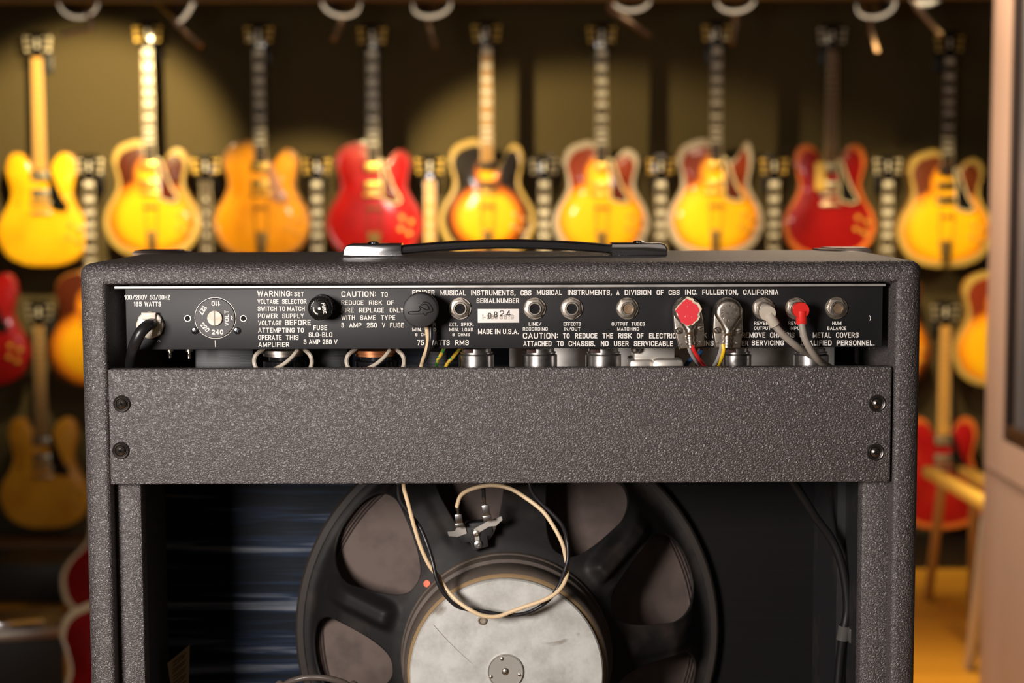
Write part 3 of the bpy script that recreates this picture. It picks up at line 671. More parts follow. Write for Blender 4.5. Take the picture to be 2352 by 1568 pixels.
# ---- loudspeaker
MY = .060
sp = U(1163.5, 1549, MY); SX, SZ = sp.x, sp.z
def SM(Y=0): return PM((SX, Y, SZ))
PF = [(.0, .117), (.088, .117), (.099, .121), (.150, .152), (.168, .176), (.1765, .196), (.181, .199), (.20, .1995)]
def prof0(r):
    for i in range(len(PF) - 1):
        if r <= PF[i + 1][0]:
            t = (r - PF[i][0]) / (PF[i + 1][0] - PF[i][0]); return PF[i][1] + t * (PF[i + 1][1] - PF[i][1])
    return PF[-1][1]
def prof(r): return sum(prof0(r + .0016 * k) * w_ for k, w_ in ((-2, 1), (-1, 2), (0, 3), (1, 2), (2, 1))) / 9
SPOKES = [2, 42, 82, 122, 162, 202, 242, 282, 322]
RIB = {2: .005, 42: .016, 162: .016, 122: .003, 202: .006, 242: .006, 282: .006, 322: .006, 82: 0}
def relief(th, r):
    h = 0
    for s_ in SPOKES:
        d = (th - s_ + 180) % 360 - 180; u = R(d) * r; amp_ = RIB[s_]
        e = max(0, min(1, (r - .098) / .016)) * max(0, min(1, (.169 - r) / .012)); e = e * e * (3 - 2 * e)
        h += amp_ * math.exp(-(u / .0105) ** 4) * e
        if s_ == 42: h += .004 * math.exp(-((u + .0165) / .005) ** 4) * e
    return h
bk = MB(); NP = 144; NRG = 26
def P3(th, r, extra=0):
    return (SX + r * math.cos(R(th)), prof(r) - relief(th, r) - extra, SZ + r * math.sin(R(th)))
for si, s_ in enumerate(SPOKES):
    tc0 = s_ + 20; vs = []; fs = []
    hw_, r0_, r1_ = 16.8, .1000, .1765
    dth = {142: .5, 182: 4}.get(tc0, 0)
    if tc0 == 142: hw_, r1_ = 18.0, .1785
    if tc0 == 102: hw_ = 13.5
    for q in range(NRG):
        t = q / (NRG - 1)
        for i in range(NP):
            a = 2 * math.pi * i / NP; ca, sa = math.cos(a), math.sin(a)
            e = (abs(ca) ** 2.7 + abs(sa) ** 2.7) ** (-1 / 2.7); mx = max(abs(ca), abs(sa))
            ah, bh = ca * e, sa * e; ab, bb = ca / mx, sa / mx
            wfac = .80 + .20 * bh
            th_h = tc0 + dth + ah * hw_ * wfac; r_h = (r0_ + r1_) / 2 + bh * (r1_ - r0_) / 2
            th_b = tc0 + ab * 20; r_b = (.0862 + .192) / 2 + bb * (.192 - .0862) / 2
            vs.append(P3(th_h + (th_b - th_h) * t, r_h + (r_b - r_h) * t))
    for q in range(NRG - 1):
        for i in range(NP):
            j = (i + 1) % NP; fs.append([q * NP + i, q * NP + j, (q + 1) * NP + j, (q + 1) * NP + i])
    bk.add(vs, fs)
basket = bk.build('speaker_basket', mat('basket_black_paint', (.0085, .0078, .0076), .62, spec=.32, bump=(90, .15, .001), vary=(22, (.040, .029, .023), .50, .76)), amp, 'black pressed speaker basket', sharp=50)
md = basket.modifiers.new('thick', 'SOLIDIFY'); md.thickness = .0022; md.offset = -1
bm = bmesh.new(); bm.from_mesh(basket.data); bmesh.ops.remove_doubles(bm, verts=bm.verts[:], dist=.0002); bmesh.ops.recalc_face_normals(bm, faces=bm.faces[:])
if sum(f.normal.y for f in bm.faces) > 0: bmesh.ops.reverse_faces(bm, faces=bm.faces[:])
bm.to_mesh(basket.data); bm.free(); basket.data.shade_smooth(); basket.data.set_sharp_from_angle(angle=R(50))
MB().lathe([(.1935, -.2118), (.1935, -.200), (.1915, -.1978), (.186, -.1978), (.186, -.200)], SM(), 96, 0, cap0=False, cap1=False).build('basket_rim', mat('rim_paint', (.03, .024, .02), .4), basket)
cone = [(.030, -.160)] + [(.03 + .138 * t, -.160 - .045 * t ** 1.1) for t in [i / 12 for i in range(1, 13)]] + [(.168 + .0013 * i, -.2055 + .0030 * (i % 2)) for i in range(1, 8)]
MB().lathe(cone, SM(), 96, 0, cap0=False, cap1=False).build('speaker_cone', mat('brown_paper_cone', (.125, .092, .078), .85, bump=(350, .25, .0008), vary=(45, (.085, .062, .055), .45, .7)), amp, 'brown paper speaker cone', sharp=60)
MB().lathe([(.05, -.1605), (.05, -.119), (.087, -.119)], SM(), 48, 0, cap0=False, cap1=False).build('pole_plate', BLACK, amp)
MAGB = mat('dusty_magnet_paint', (.085, .067, .055), .6, bump=(120, .2, .001), vary=(25, (.14, .105, .08), .45, .75))
MB().lathe([(.0915, -.1185), (.0915, -.1125), (.0912, -.1115), (.0902, -.1110), (.0900, -.104), (.0892, -.099), (.0865, -.0975), (.0862, -.094), (.0872, -.090), (.0868, -.075), (.0850, -.0705), (.0835, -.069)], SM(), 96, 0, cap0=False, cap1=False).build('magnet_ring', MAGB, basket, 'dusty dark magnet ring', sharp=50)
MB().lathe([(.0838, -.0700), (.0822, -.0672), (.0812, -.0664), (.0805, -.0668)], SM(), 96, 0, cap0=False, cap1=False).build('magnet_gasket', mat('tan_adhesive', (.30, .20, .10), .6), basket, 'tan adhesive seam')
def plate_material():
    m = bpy.data.materials.new('silver_plate'); m.use_nodes = True; n, l = nt(m); p = n['Principled BSDF']
    tc = n.new('ShaderNodeTexCoord')
    t = n.new('ShaderNodeTexNoise'); t.inputs['Scale'].default_value = 36; t.inputs['Detail'].default_value = 7; t.inputs['Roughness'].default_value = .7
    t2 = n.new('ShaderNodeTexNoise'); t2.inputs['Scale'].default_value = 14; t2.inputs['Detail'].default_value = 6; t2.inputs['Distortion'].default_value = 1.2
    l.new(tc.outputs['Object'], t.inputs['Vector']); l.new(tc.outputs['Object'], t2.inputs['Vector'])
    cr = n.new('ShaderNodeValToRGB'); e = cr.color_ramp.elements; e[0].position = .3; e[0].color = (.46, .45, .41, 1); e[1].position = .6; e[1].color = (.70, .70, .665, 1)
    l.new(t.outputs['Fac'], cr.inputs['Fac'])
    r2 = n.new('ShaderNodeValToRGB'); f = r2.color_ramp.elements; f[0].position = .66; f[0].color = (0, 0, 0, 1); f[1].position = .73; f[1].color = (1, 1, 1, 1)
    l.new(t2.outputs['Fac'], r2.inputs['Fac'])
    mx = n.new('ShaderNodeMix'); mx.data_type = 'RGBA'; mx.inputs['B'].default_value = (.20, .15, .10, 1)
    l.new(r2.outputs['Color'], mx.inputs['Factor']); l.new(cr.outputs['Color'], mx.inputs['A']); l.new(mx.outputs['Result'], p.inputs['Base Color'])
    p.inputs['Metallic'].default_value = .35; p.inputs['Roughness'].default_value = .45
    b = n.new('ShaderNodeBump'); b.inputs['Strength'].default_value = .12; b.inputs['Distance'].default_value = .001
    l.new(t.outputs['Fac'], b.inputs['Height']); l.new(b.outputs['Normal'], p.inputs['Normal']); return m
PLATE = plate_material()
disc = MB().lathe([(.0807, -.0665), (.0807, -.0625), (.0795, -.0610), (0, -.0600)], SM(), 96, 0, cap0=False).build('magnet_plate', PLATE, amp, 'silver magnet back plate')
k = mpx(.06)
cc = PM(U(1161, 1541, .0598)); mb = MB()
mb.lathe([(42 * k, -.001), (42 * k, .0016), (40.5 * k, .0022), (38.5 * k, .0014), (0, .0012)], cc, 48, 0, cap0=False)
mb.build('centre_cap', mat('cap_silver', (.50, .48, .43), .4, .5), disc, 'round silver centre cap')
for dx, dy, rr in ((0, 0, 9), (-34, -12, 5), (33, -7, 5), (-8, 31, 5)):
    mb = MB(); mb.lathe([(rr * k, .0013), (rr * k * .75, .0022), (rr * k * .3, .0026), (0, .0026)], cc @ Matrix.Translation((dx * k, dy * k, 0)), 18, 0, cap0=False); mb.build('cap_rivet', STEEL, disc)
p = U(1108, 1424, .0602); MB().lathe([(11 * k, -.0005), (10.5 * k, .0012), (8 * k, .0018), (6.5 * k, .0006), (0, .0004)], PM(p), 24, 0, cap0=False).build('plate_rivet', mat('rusty_rivet', (.30, .25, .19), .6, .4), disc)
mb = MB()
for seg in ([(995, 1434), (1020, 1462), (1050, 1492)], [(1050, 1492), (1075, 1515), (1103, 1540)]):
    mb.tube([U(x, y, .0605) for x, y in seg], .00016, 6)
mb.build('plate_scratch', mat('scratch_brown', (.18, .13, .09), .7), disc)
# orange paint dot
def on_basket(px, py):
    Y = .13
    for _ in range(8):
        q = U(px, py, Y); r = math.hypot(q.x - SX, q.z - SZ); th = math.degrees(math.atan2(q.z - SZ, q.x - SX)); Y = prof(r) - relief(th, r)
    q = U(px, py, Y); d = Vector((q.x - SX, 0, q.z - SZ)).normalized(); 
    r = math.hypot(q.x - SX, q.z - SZ); sl = (prof(r + .002) - prof(r - .002)) / .004
    return q, Vector((d.x * sl, -1, d.z * sl)).normalized()
q_, n_v = on_basket(981, 1340)
MB().lathe([(8.2 * mpx(.12), .0004), (8 * mpx(.12), .001), (0, .0011)], frame_to(q_, n_v), 24, 0).build('paint_dot', mat('orange_red_paint', (.85, .10, .015), .5), basket, 'orange red paint dot')
# terminal strip on the basket
TYy = .106; k = mpx(TYy)
def tpoly(pts, z0, z1, m, name, bev=0, label=None):
    c = U(1095, 1220, TYy); M = PM(c)
    return MB().prism([((x - 1095) * k, -(y - 1220) * k) for x, y in pts], z0, z1, M, bev=bev).build(name, m, term, label)
term = MB().prism([((x - 1095) * k, -(y - 1220) * k) for x, y in [(1070, 1202), (1128, 1196), (1133, 1226), (1120, 1231), (1122, 1256), (1084, 1267), (1079, 1245), (1057, 1248), (1053, 1226)]], -.014, 0, PM(U(1095, 1220, TYy)), bev=.0005).build('terminal_strip', mat('black_phenolic', (.014, .014, .014), .5), amp)
TAG = mat('bright_tag', (.62, .58, .52), .38, .7)
tpoly([(1027, 1220), (1045, 1218), (1050, 1204), (1068, 1206), (1072, 1224), (1050, 1232), (1030, 1230)], .0002, .0016, TAG, 'solder_tag')
tpoly([(1088, 1214), (1112, 1200), (1120, 1196), (1152, 1184), (1155, 1192), (1140, 1206), (1124, 1208), (1100, 1222), (1090, 1226)], .0002, .0016, TAG, 'solder_tag')
tpoly([(1090, 1226), (1100, 1226), (1102, 1248), (1092, 1250)], .0002, .0014, TAG, 'solder_tag')
for x, y, rr, mm_ in ((1094, 1224, 9, STEEL), (1098, 1249, 10.5, BRIGHT)):
    MB().lathe([(rr * k, .0012), (rr * k * .8, .0022), (rr * .35 * k, .0026), (rr * .3 * k, .0020), (0, .0020)], PM(U(x, y, TYy)), 20, 0, cap0=False).build('terminal_rivet', mm_, term)

# small papers, cables and fittings inside
a = MB(); p0 = U(385, 1522, .17); p1 = U(436, 1480, .19); p2 = U(433, 1600, .19); p3 = U(396, 1600, .17)
up = Vector((0, -.0004, 0))
a.add([p0, p1, p2, p3, p0 + up, p1 + up, p2 + up, p3 + up], [(0, 1, 2, 3), (7, 6, 5, 4), (0, 4, 5, 1), (1, 5, 6, 2), (2, 6, 7, 3), (3, 7, 4, 0)])
paper = a.build('tube_chart', mat('yellowed_paper', (.40, .27, .12), .8), amp, 'yellowed paper chart')
mb = MB()
for i in range(9):
    y = 1522 + 8 * i - (i % 2); mb.tube([U(397 + (i % 3), y, .1705), U(428 - 3 * (i % 2), y - 24, .1845)], .00035, 4, smooth=False)
mb.v = [v + Vector((0, -.0006, 0)) for v in mb.v]
mb.build('printed_lines', mat('brown_print', (.10, .06, .03), .8), paper)
k = mpx(.07)
MB().tube([U(1815, 1095, .07), U(1840, 1135, .075), U(1875, 1190, .08), U(1908, 1235, .082), U(1930, 1285, .082), U(1942, 1340, .082), U(1946, 1400, .082), U(1938, 1450, .082), U(1930, 1510, .084), U(1922, 1600, .085)], 10.5 * k, 14).build('reverb_lead', mat('inner_cable', (.008, .0075, .008), .4), amp, 'black cable clipped inside the cabinet')
p = U(1937, 1453, .082)
mb = MB(); M = frame_to(p, (.15, 0, 1))
mb.lathe([(13 * k, -17 * k), (14.5 * k, -17 * k), (14 * k, 0), (14.5 * k, 17 * k), (13 * k, 17 * k)], M, 24, 0, cap0=False, cap1=False)
mb.box((p.x + 8 * k, .07, p.z - 17 * k), (p.x + 22 * k, .088, p.z + 17 * k), .001)
mb.build('cable_clip', mat('clear_clip', (.16, .15, .14), .15, .5), amp, 'glossy cable clip')
# top of a coiled lead standing at the bottom of the cabinet
_l, _r = U(612, 1640, .062), U(842, 1640, .062)
MB().tube([Vector((_l.x + .02, .075, ZB + T + .004)), Vector((_l.x - .006, .066, ZB + T + .035)), U(630, 1610, .06), U(655, 1572, .055), U(690, 1558, .052), U(725, 1555, .052), U(765, 1560, .052), U(800, 1574, .055), U(825, 1610, .06), Vector((_r.x + .006, .066, ZB + T + .035)), Vector((_r.x - .02, .075, ZB + T + .004))], 7.5 * mpx(.05), 12).build('coiled_lead', mat('dark_brown_lead', (.09, .07, .06), .3), amp)

# ================================================================== LEADS AND PLUGS IN THE AMPLIFIER
k = mpx(.0)
# speaker lead with round black plug
pc = U(970, 707, CY)
spk = thing('speaker_lead', pc, 'twisted black and cream speaker lead with round black plug', 'cable')
M = PM(pc)
mb = MB(); mb.lathe([(14 * k, .0002), (14 * k, .012), (39 * k, .0125), (40.5 * k, .0145), (40.5 * k, .026), (39 * k, .0278), (36 * k, .0284), (0, .0284)], M, 56, 0)
plug = mb.build('plug_cap', mat('soft_black_rubber', (.022, .020, .020), .55), spk, 'round black rubber plug cap')
# raised letter F emblem
em = [(1062, 606), (1075, 592), (1100, 588), (1132, 600), (1155, 630), (1167, 660), (1155, 678), (1128, 685), (1112, 691), (1106, 710), (1092, 702), (1080, 691), (1050, 695), (970, 697), (950, 690), (953, 679), (1000, 675), (1038, 672), (1056, 652), (1043, 634), (1050, 628), (1062, 633), (1085, 648), (1110, 660), (1131, 653), (1128, 630), (1110, 612), (1085, 610), (1070, 617), (1061, 613)]
mb = MB(); em = catmull([((x - 1055) / 3.92 * k, (665 - y) / 3.92 * k, .0284) for x, y in em], 4, True)
mb.tube([M @ p for p in em + em[:1]], .00042, 6, smooth=False)
mb.build('plug_emblem', mat('emblem_black', (.008, .008, .008), .35), plug)
wa = [U(979, 744, CY - .014), U(981, 760, CY - .014), U(983, 785, CY - .012), U(979, 806, CY - .008), U(972, 826, CY + .002), U(966, 850, .030), U(945, 950, .040), U(930, 1050, .046)] + [U(x, y, Y) for (x, y), Y in zip([(927, 1112), (938, 1157), (952, 1210), (968, 1259), (987, 1299), (1009, 1326), (1025, 1352), (1050, 1379), (1078, 1399), (1111, 1414), (1144, 1415), (1172, 1405), (1205, 1393), (1246, 1379), (1278, 1361), (1297, 1336), (1304, 1308), (1300, 1283), (1291, 1246), (1270, 1206), (1246, 1173), (1209, 1144), (1172, 1122), (1131, 1114), (1091, 1120), (1060, 1136), (1049, 1164)], [0.048, 0.048, 0.048, 0.048, 0.048, 0.048, 0.045, 0.041, 0.036, 0.036, 0.037, 0.038, 0.038, 0.038, 0.039, 0.043, 0.049, 0.053, 0.054, 0.058, 0.064, 0.07, 0.076, 0.08, 0.084, 0.089, 0.092])]
wb = [U(989, 744, CY - .014), U(990, 760, CY - .014), U(989, 785, CY - .014), U(984, 806, CY - .009), U(976, 826, CY + .002), U(962, 850, .034), U(940, 950, .045), U(920, 1050, .052)] + [U(x, y, Y) for (x, y), Y in zip([(915, 1112), (919, 1148), (942, 1181), (964, 1210), (980, 1246), (993, 1287), (1003, 1328), (1019, 1361), (1046, 1389), (1074, 1399), (1107, 1403), (1148, 1410), (1193, 1411), (1229, 1399), (1262, 1375), (1284, 1344), (1298, 1308), (1305, 1275), (1301, 1234), (1291, 1206), (1270, 1181), (1242, 1155), (1221, 1128)], [0.054, 0.055, 0.055, 0.053, 0.05, 0.044, 0.041, 0.041, 0.042, 0.043, 0.043, 0.044, 0.044, 0.045, 0.045, 0.045, 0.044, 0.045, 0.05, 0.057, 0.064, 0.072, 0.08])] + [U(1212, 1100, .084), U(1180, 1060, .088), U(1140, 1060, .09), U(1113, 1090, .09), U(1111, 1142, .092)]
MB().tube(wa, 5.2 * k, 12, 8).build('cream_wire', CREAMW, spk, 'cream insulated wire')
MB().tube(wb, 5.0 * k, 12, 8).build('black_wire', BLACKW, spk, 'black insulated wire')
for a, b_ in (((1050, 1164), (1056, 1210)), ((1111, 1140), (1120, 1194))):
    A_, B_ = U(*a, .0935), U(*b_, .0955); mb = MB(); d = B_ - A_; L = d.length; Mx = frame_to(A_, d, (0, 1, 0))
    mb.lathe([(4.5 * k, -.001), (5 * k, .002), (3.2 * k, .0035), (3.2 * k, L * .36)], Mx, 12)
    mb.box((-.0030, -.0014, L * .36), (.0030, .0014, L * .8), .0006, 0, Mx); mb.box((-.0036, -.0012, L * .8), (.0036, .0012, L * 1.02), .0004, 0, Mx)
    mb.build('push_on_terminal', BRIGHT, spk)
# two cast metal right-angle plugs
def cast_plug(cx, cy, ex, ey, label, red, wires):
    p = U(cx, cy, CY); root = thing('metal_plug', p, label, 'plug')
    tilt = math.atan2(ex - cx, ey - cy); M = PM(p) @ Matrix.Rotation(tilt, 4, 'Z'); L = math.hypot(ex - cx, ey - cy)
    k = mpx(CY - .01)
    out = [(-33 * math.cos(R(t)), 33 * math.sin(R(t))) for t in range(0, 181, 12)] + [(35, -38), (31, -L), (-26, -L), (-34, -42)]
    mb = MB(); mb.lathe([(15 * k, .0004), (15 * k, .006)], M, 20, 0)
    mb.prism([(x * k, y * k) for x, y in out], .0055, .0125, M, bev=.0012)
    base = mb.build('plug_shell', STEEL, root, sharp=40)
    dome = [(-32 * math.cos(R(t)), 32 * math.sin(R(t))) for t in range(-18, 199, 12)] + [(20, -26), (10, -44), (9, -54), (-9, -54), (-10, -44), (-20, -26)]
    mb = MB(); mb.prism([(x * k, y * k) for x, y in dome], .012, .0195, M, bev=.0036, seg=5)
    mb.build('plug_dome', STEEL, root, sharp=50)
    mb = MB(); pr = []
    for i in range(30):
        t = i / 29; pr.append(((9.5 + (1.6 if (i % 10) < 5 else 0)) * k, 44 * k + t * (L - 46) * k))
    mb.lathe(pr, M @ Matrix.Translation((0, 0, .0135)) @ Matrix.Rotation(R(90), 4, 'X'), 20, 0); mb.build('cable_collar', STEEL, root)
    for sx in (-1, 1):
        mb = MB(); Ms = M @ Matrix.Translation((sx * 24.5 * k, -42 * k, 0)) @ Matrix.Rotation(R(-50 if sx < 0 else 15), 4, 'Z')
        mb.lathe([(8 * k, .0122), (7.8 * k, .0140), (5 * k, .0150), (0, .0152)], Ms, 22, 0, cap0=False); mb.box((-7 * k, -.9 * k, .0146), (7 * k, .9 * k, .0153), 0, 1, Ms)
        mb.build('plug_screw', [STEEL, HOLE], root)
        mb = MB(); mb.lathe([(3 * k, .0124), (2.4 * k, .0130), (0, .0130)], M @ Matrix.Translation((sx * 22 * k, -(L - 12) * k, 0)), 12, 0, cap0=False); mb.build('plug_rivet', STEEL, root)
    if red:
        oc = [((25 + 2.2 * math.sin(5 * t) + 1.2 * math.sin(11 * t + 1)) * math.cos(t), (28 + 2 * math.sin(4 * t + 2) + 1.3 * math.sin(13 * t)) * math.sin(t)) for t in [2 * math.pi * i / 60 for i in range(60)]]
        MB().prism([((x * 1.12 + 1.5) * k, (y * 1.10 + .5) * k) for x, y in oc], .0190, .0196, M).build('paint_primer', mat('cream_primer', (.72, .62, .44), .6, vary=(420, (.45, .38, .30), .5, .6)), root, 'cream primer showing round the red paint')
        MB().prism([((x - 1) * k, (y - 1) * k) for x, y in oc], .0193, .0198, M).build('paint_patch', mat('chipped_red_paint', (.72, .03, .045), .5, vary=(330, (.72, .62, .45), .70, .74)), root, 'chipped red paint patch')
    else:
        mb = MB()
        for t in list(range(0, 360, 22)):
            a = M @ Vector((15 * k * math.cos(R(t)), (15 * math.sin(R(t)) - 1) * k, .0194)); b2 = M @ Vector((19 * k * math.cos(R(t + 6)), (19 * math.sin(R(t + 6)) - 1) * k, .0194))
            mb.tube([a, b2], .00035, 5, smooth=False)
        mb.build('stamped_marks', STEEL, root)
    for nm, m_, pts, lab in wires: MB().tube(pts, 4.6 * mpx(0), 10, 8).build(nm, m_, root, lab)
cast_plug(1575, 712, 1584, 797, 'metal right-angle plug with chipped red paint patch and red wire', True, [
    ('red_wire', REDW, [U(1588, 790, .003), U(1594, 805, .003), U(1606, 824, .008), U(1622, 845, .026), U(1650, 900, .034)], 'red insulated wire'),
    ('grey_wire', GREYW, [U(1581, 790, .004), U(1586, 808, .006), U(1598, 828, .012), U(1612, 846, .028), U(1640, 900, .036)], 'grey insulated wire')])
cast_plug(1668, 714, 1666, 797, 'bare metal right-angle plug with stamped ring and yellow wire', False, [
    ('yellow_wire', YELW, [U(1661, 790, .003), U(1662, 806, .003), U(1656, 826, .010), U(1646, 848, .026), U(1630, 900, .034)], 'yellow insulated wire'),
    ('grey_wire', GREYW, [U(1657, 790, .004), U(1655, 806, .006), U(1647, 828, .012), U(1637, 848, .028), U(1622, 900, .036)], 'grey insulated wire')])
# two phono leads
def phono(cx, cy, dx, dy, bx, by, name, label, m_, path):
    p = U(cx, cy, CY); root = thing(name, p, label, 'cable')
    k = mpx(CY - .015); tip = U(dx, dy, CY - .022); s0 = PM(p) @ Vector((0, 0, .0085)); d = tip - s0
    mb = MB(); Mx = frame_to(s0, d); L = d.length
    mb.lathe([(12 * k, 0), (13 * k, .001), (13.5 * k, L - .006), (18 * k, L - .0055), (18.6 * k, L - .0045), (18.6 * k, L - .0006), (18 * k, L), (0, L + .0002)], Mx, 36, 0); mb.build('plug_body', m_, root, sharp=40)
    a = U(dx, dy, CY - .019); b_ = U(bx, by, CY - .018); mb = MB(); dd = b_ - a
    mb.lathe([(12.5 * k, 0), (13 * k, dd.length - .0008), (12.3 * k, dd.length), (7 * k, dd.length)], frame_to(a, dd), 24, 0); mb.build('plug_boot', m_, root)
    MB().tube([b_ - dd * .2] + path, 8.4 * k, 14, 8).build('cord', GREYCORD, root, 'grey beige cord')
phono(1753, 706, 1764, 720, 1780, 747, 'beige_phono_lead', 'beige right-angle phono lead in the reverb output socket', BEIGEPL,
      [U(1782, 750, CY - .018), U(1800, 770, CY - .018), U(1830, 795, CY - .014), U(1862, 815, CY + .001), U(1890, 834, .0272), U(1913, 850, .0285), U(1935, 880, .029)])
phono(1827, 706, 1841, 713, 1841, 744, 'red_phono_lead', 'red right-angle phono lead in the reverb input socket', REDPL,
      [U(1842, 748, CY - .020), U(1848, 775, CY - .020), U(1860, 800, CY - .018), U(1876, 822, CY - .012), U(1896, 842, .0190), U(1912, 870, .0205)])

# ================================================================== GUITARS ON THE WALL
GY = WALLY - .12                      # middle of the bodies
def outline(kind):
    if kind == 'double':
        h = [(.035, .425), (.048, .45), (.068, .488), (.102, .508), (.140, .492), (.157, .435), (.145, .375), (.137, .325), (.155, .27), (.193, .205), (.206, .135), (.168, .052), (.095, .010), (0, 0)]
        left = [(-x, z) for x, z in h[:-1]][::-1]; pts = h + left
        return pts[::-1]
    L = [(0, 0), (-.095, .010), (-.172, .052), (-.213, .140), (-.200, .215), (-.165, .275), (-.148, .325), (-.157, .385), (-.168, .430), (-.150, .480), (-.105, .508), (-.035, .512)]
    if kind == 'round': Rr = [(.030, .400), (.050, .412), (.075, .452), (.108, .480), (.145, .470), (.165, .430), (.155, .380), (.147, .325), (.165, .275), (.200, .215), (.213, .140), (.172, .052), (.095, .010)]
    elif kind == 'sharp': Rr = [(.030, .405), (.060, .412), (.095, .440), (.118, .475), (.135, .505), (.150, .497), (.163, .445), (.158, .390), (.147, .325), (.165, .275), (.200, .215), (.213, .140), (.172, .052), (.095, .010)]
    else: Rr = [(.03, .40), (.06, .415), (.085, .46), (.11, .495), (.145, .485), (.160, .43), (.150, .375), (.145, .325), (.165, .275), (.200, .215), (.213, .140), (.172, .052), (.095, .010)]
    return L + Rr
def ring_pts(kind):
    return [(v.x, v.y) for v in catmull([(x, z, 0) for x, z in outline(kind)], 6, True)]
CREAM = mat('cream_binding', (.78, .68, .46), .3, coat=.6)
FB = mat('rosewood', (.035, .020, .012), .45); INL = mat('pearl_inlay', (.72, .68, .60), .3)
GOLD = mat('gold_hardware', (.85, .56, .14), .32, .85); NICK = mat('nickel_hardware', (.72, .64, .48), .32, .85)
HEADM = mat('gloss_black_lacquer', (.008, .007, .007), .15, coat=.6)
MAPLE = mat('amber_maple', (.58, .31, .07), .35, coat=.5); MAHOG = mat('mahogany', (.16, .045, .02), .35, coat=.5)
PGB = mat('black_pickguard', (.008, .008, .008), .12, coat=.5); PGT = mat('tortoise_pickguard', (.10, .02, .012), .12, coat=.6)
PGP = mat('pink_reflection_pickguard', (.42, .22, .16), .15, coat=.6)  # pink tone stands in for a reflection on the guard
SHARE = {}
def shared(key, fn):
    if key not in SHARE: SHARE[key] = fn()
    return SHARE[key]
def put(name, me, parent, loc=(0, 0, 0), label=None):
    o = bpy.data.objects.new(name, me); COL.objects.link(o); o.parent = parent; o.location = loc
    if label: o['label'] = label
    return o
AX = Matrix(((1, 0, 0, 0), (0, 0, -1, 0), (0, 1, 0, 0), (0, 0, 0, 1)))    # outline (x, z), extruded towards the viewer
def body_mesh(kind, T, paint, side):
    pts = ring_pts(kind); n = len(pts); c = Vector((0, .25)); vs = []; fs = []; ms = []
    rings = [(.94, T / 2 - .002), (1.0, T / 2 - .006), (1.0, -T / 2 + .004)]
    rings += [(.985, -T / 2), (.93, -T / 2 - .001), (.84, -T / 2 - .005), (.7, -T / 2 - .010), (.5, -T / 2 - .013), (.25, -T / 2 - .014)]
    for s_, y in rings:
        for x, z in pts: vs.append((x * s_, y, c.y + (z - c.y) * s_))
    for q in range(len(rings) - 1):
        for i in range(n):
            j = (i + 1) % n; fs.append([q * n + i, q * n + j, (q + 1) * n + j, (q + 1) * n + i]); ms.append(1 if q < 3 else 0)
    fs.append(list(range(n))); ms.append(1)
    vs.append((0, -T / 2 - .014, c.y)); e = len(vs) - 1; q = len(rings) - 1
    for i in range(n): fs.append([q * n + i, q * n + (i + 1) % n, e]); ms.append(0)
    mb = MB(); mb.v = [Vector(v) for v in vs]; mb.f = fs; mb.m = ms
    return mb.mesh('body', [paint, side], sharp=50)
def binding_mesh(kind, T, m_, wd=.014):
    pts = ring_pts(kind); n = len(pts); vs = []; fs = []
    sec = [(1.003, -T / 2 + .012), (1.004, -T / 2 - .001), (1.0 - wd / .21 * .5, -T / 2 - .0035), (1.0 - wd / .21, -T / 2 - .0022)]
    for s_, y in sec:
        for x, z in pts: vs.append((x * s_, y, .25 + (z - .25) * s_))
    for q in range(3):
        for i in range(n): j = (i + 1) % n; fs.append([q * n + i, q * n + j, (q + 1) * n + j, (q + 1) * n + i])
    mb = MB(); mb.v = [Vector(v) for v in vs]; mb.f = fs; mb.m = [0] * len(fs)
    return mb.mesh('binding', m_, sharp=60)
NUT = .925
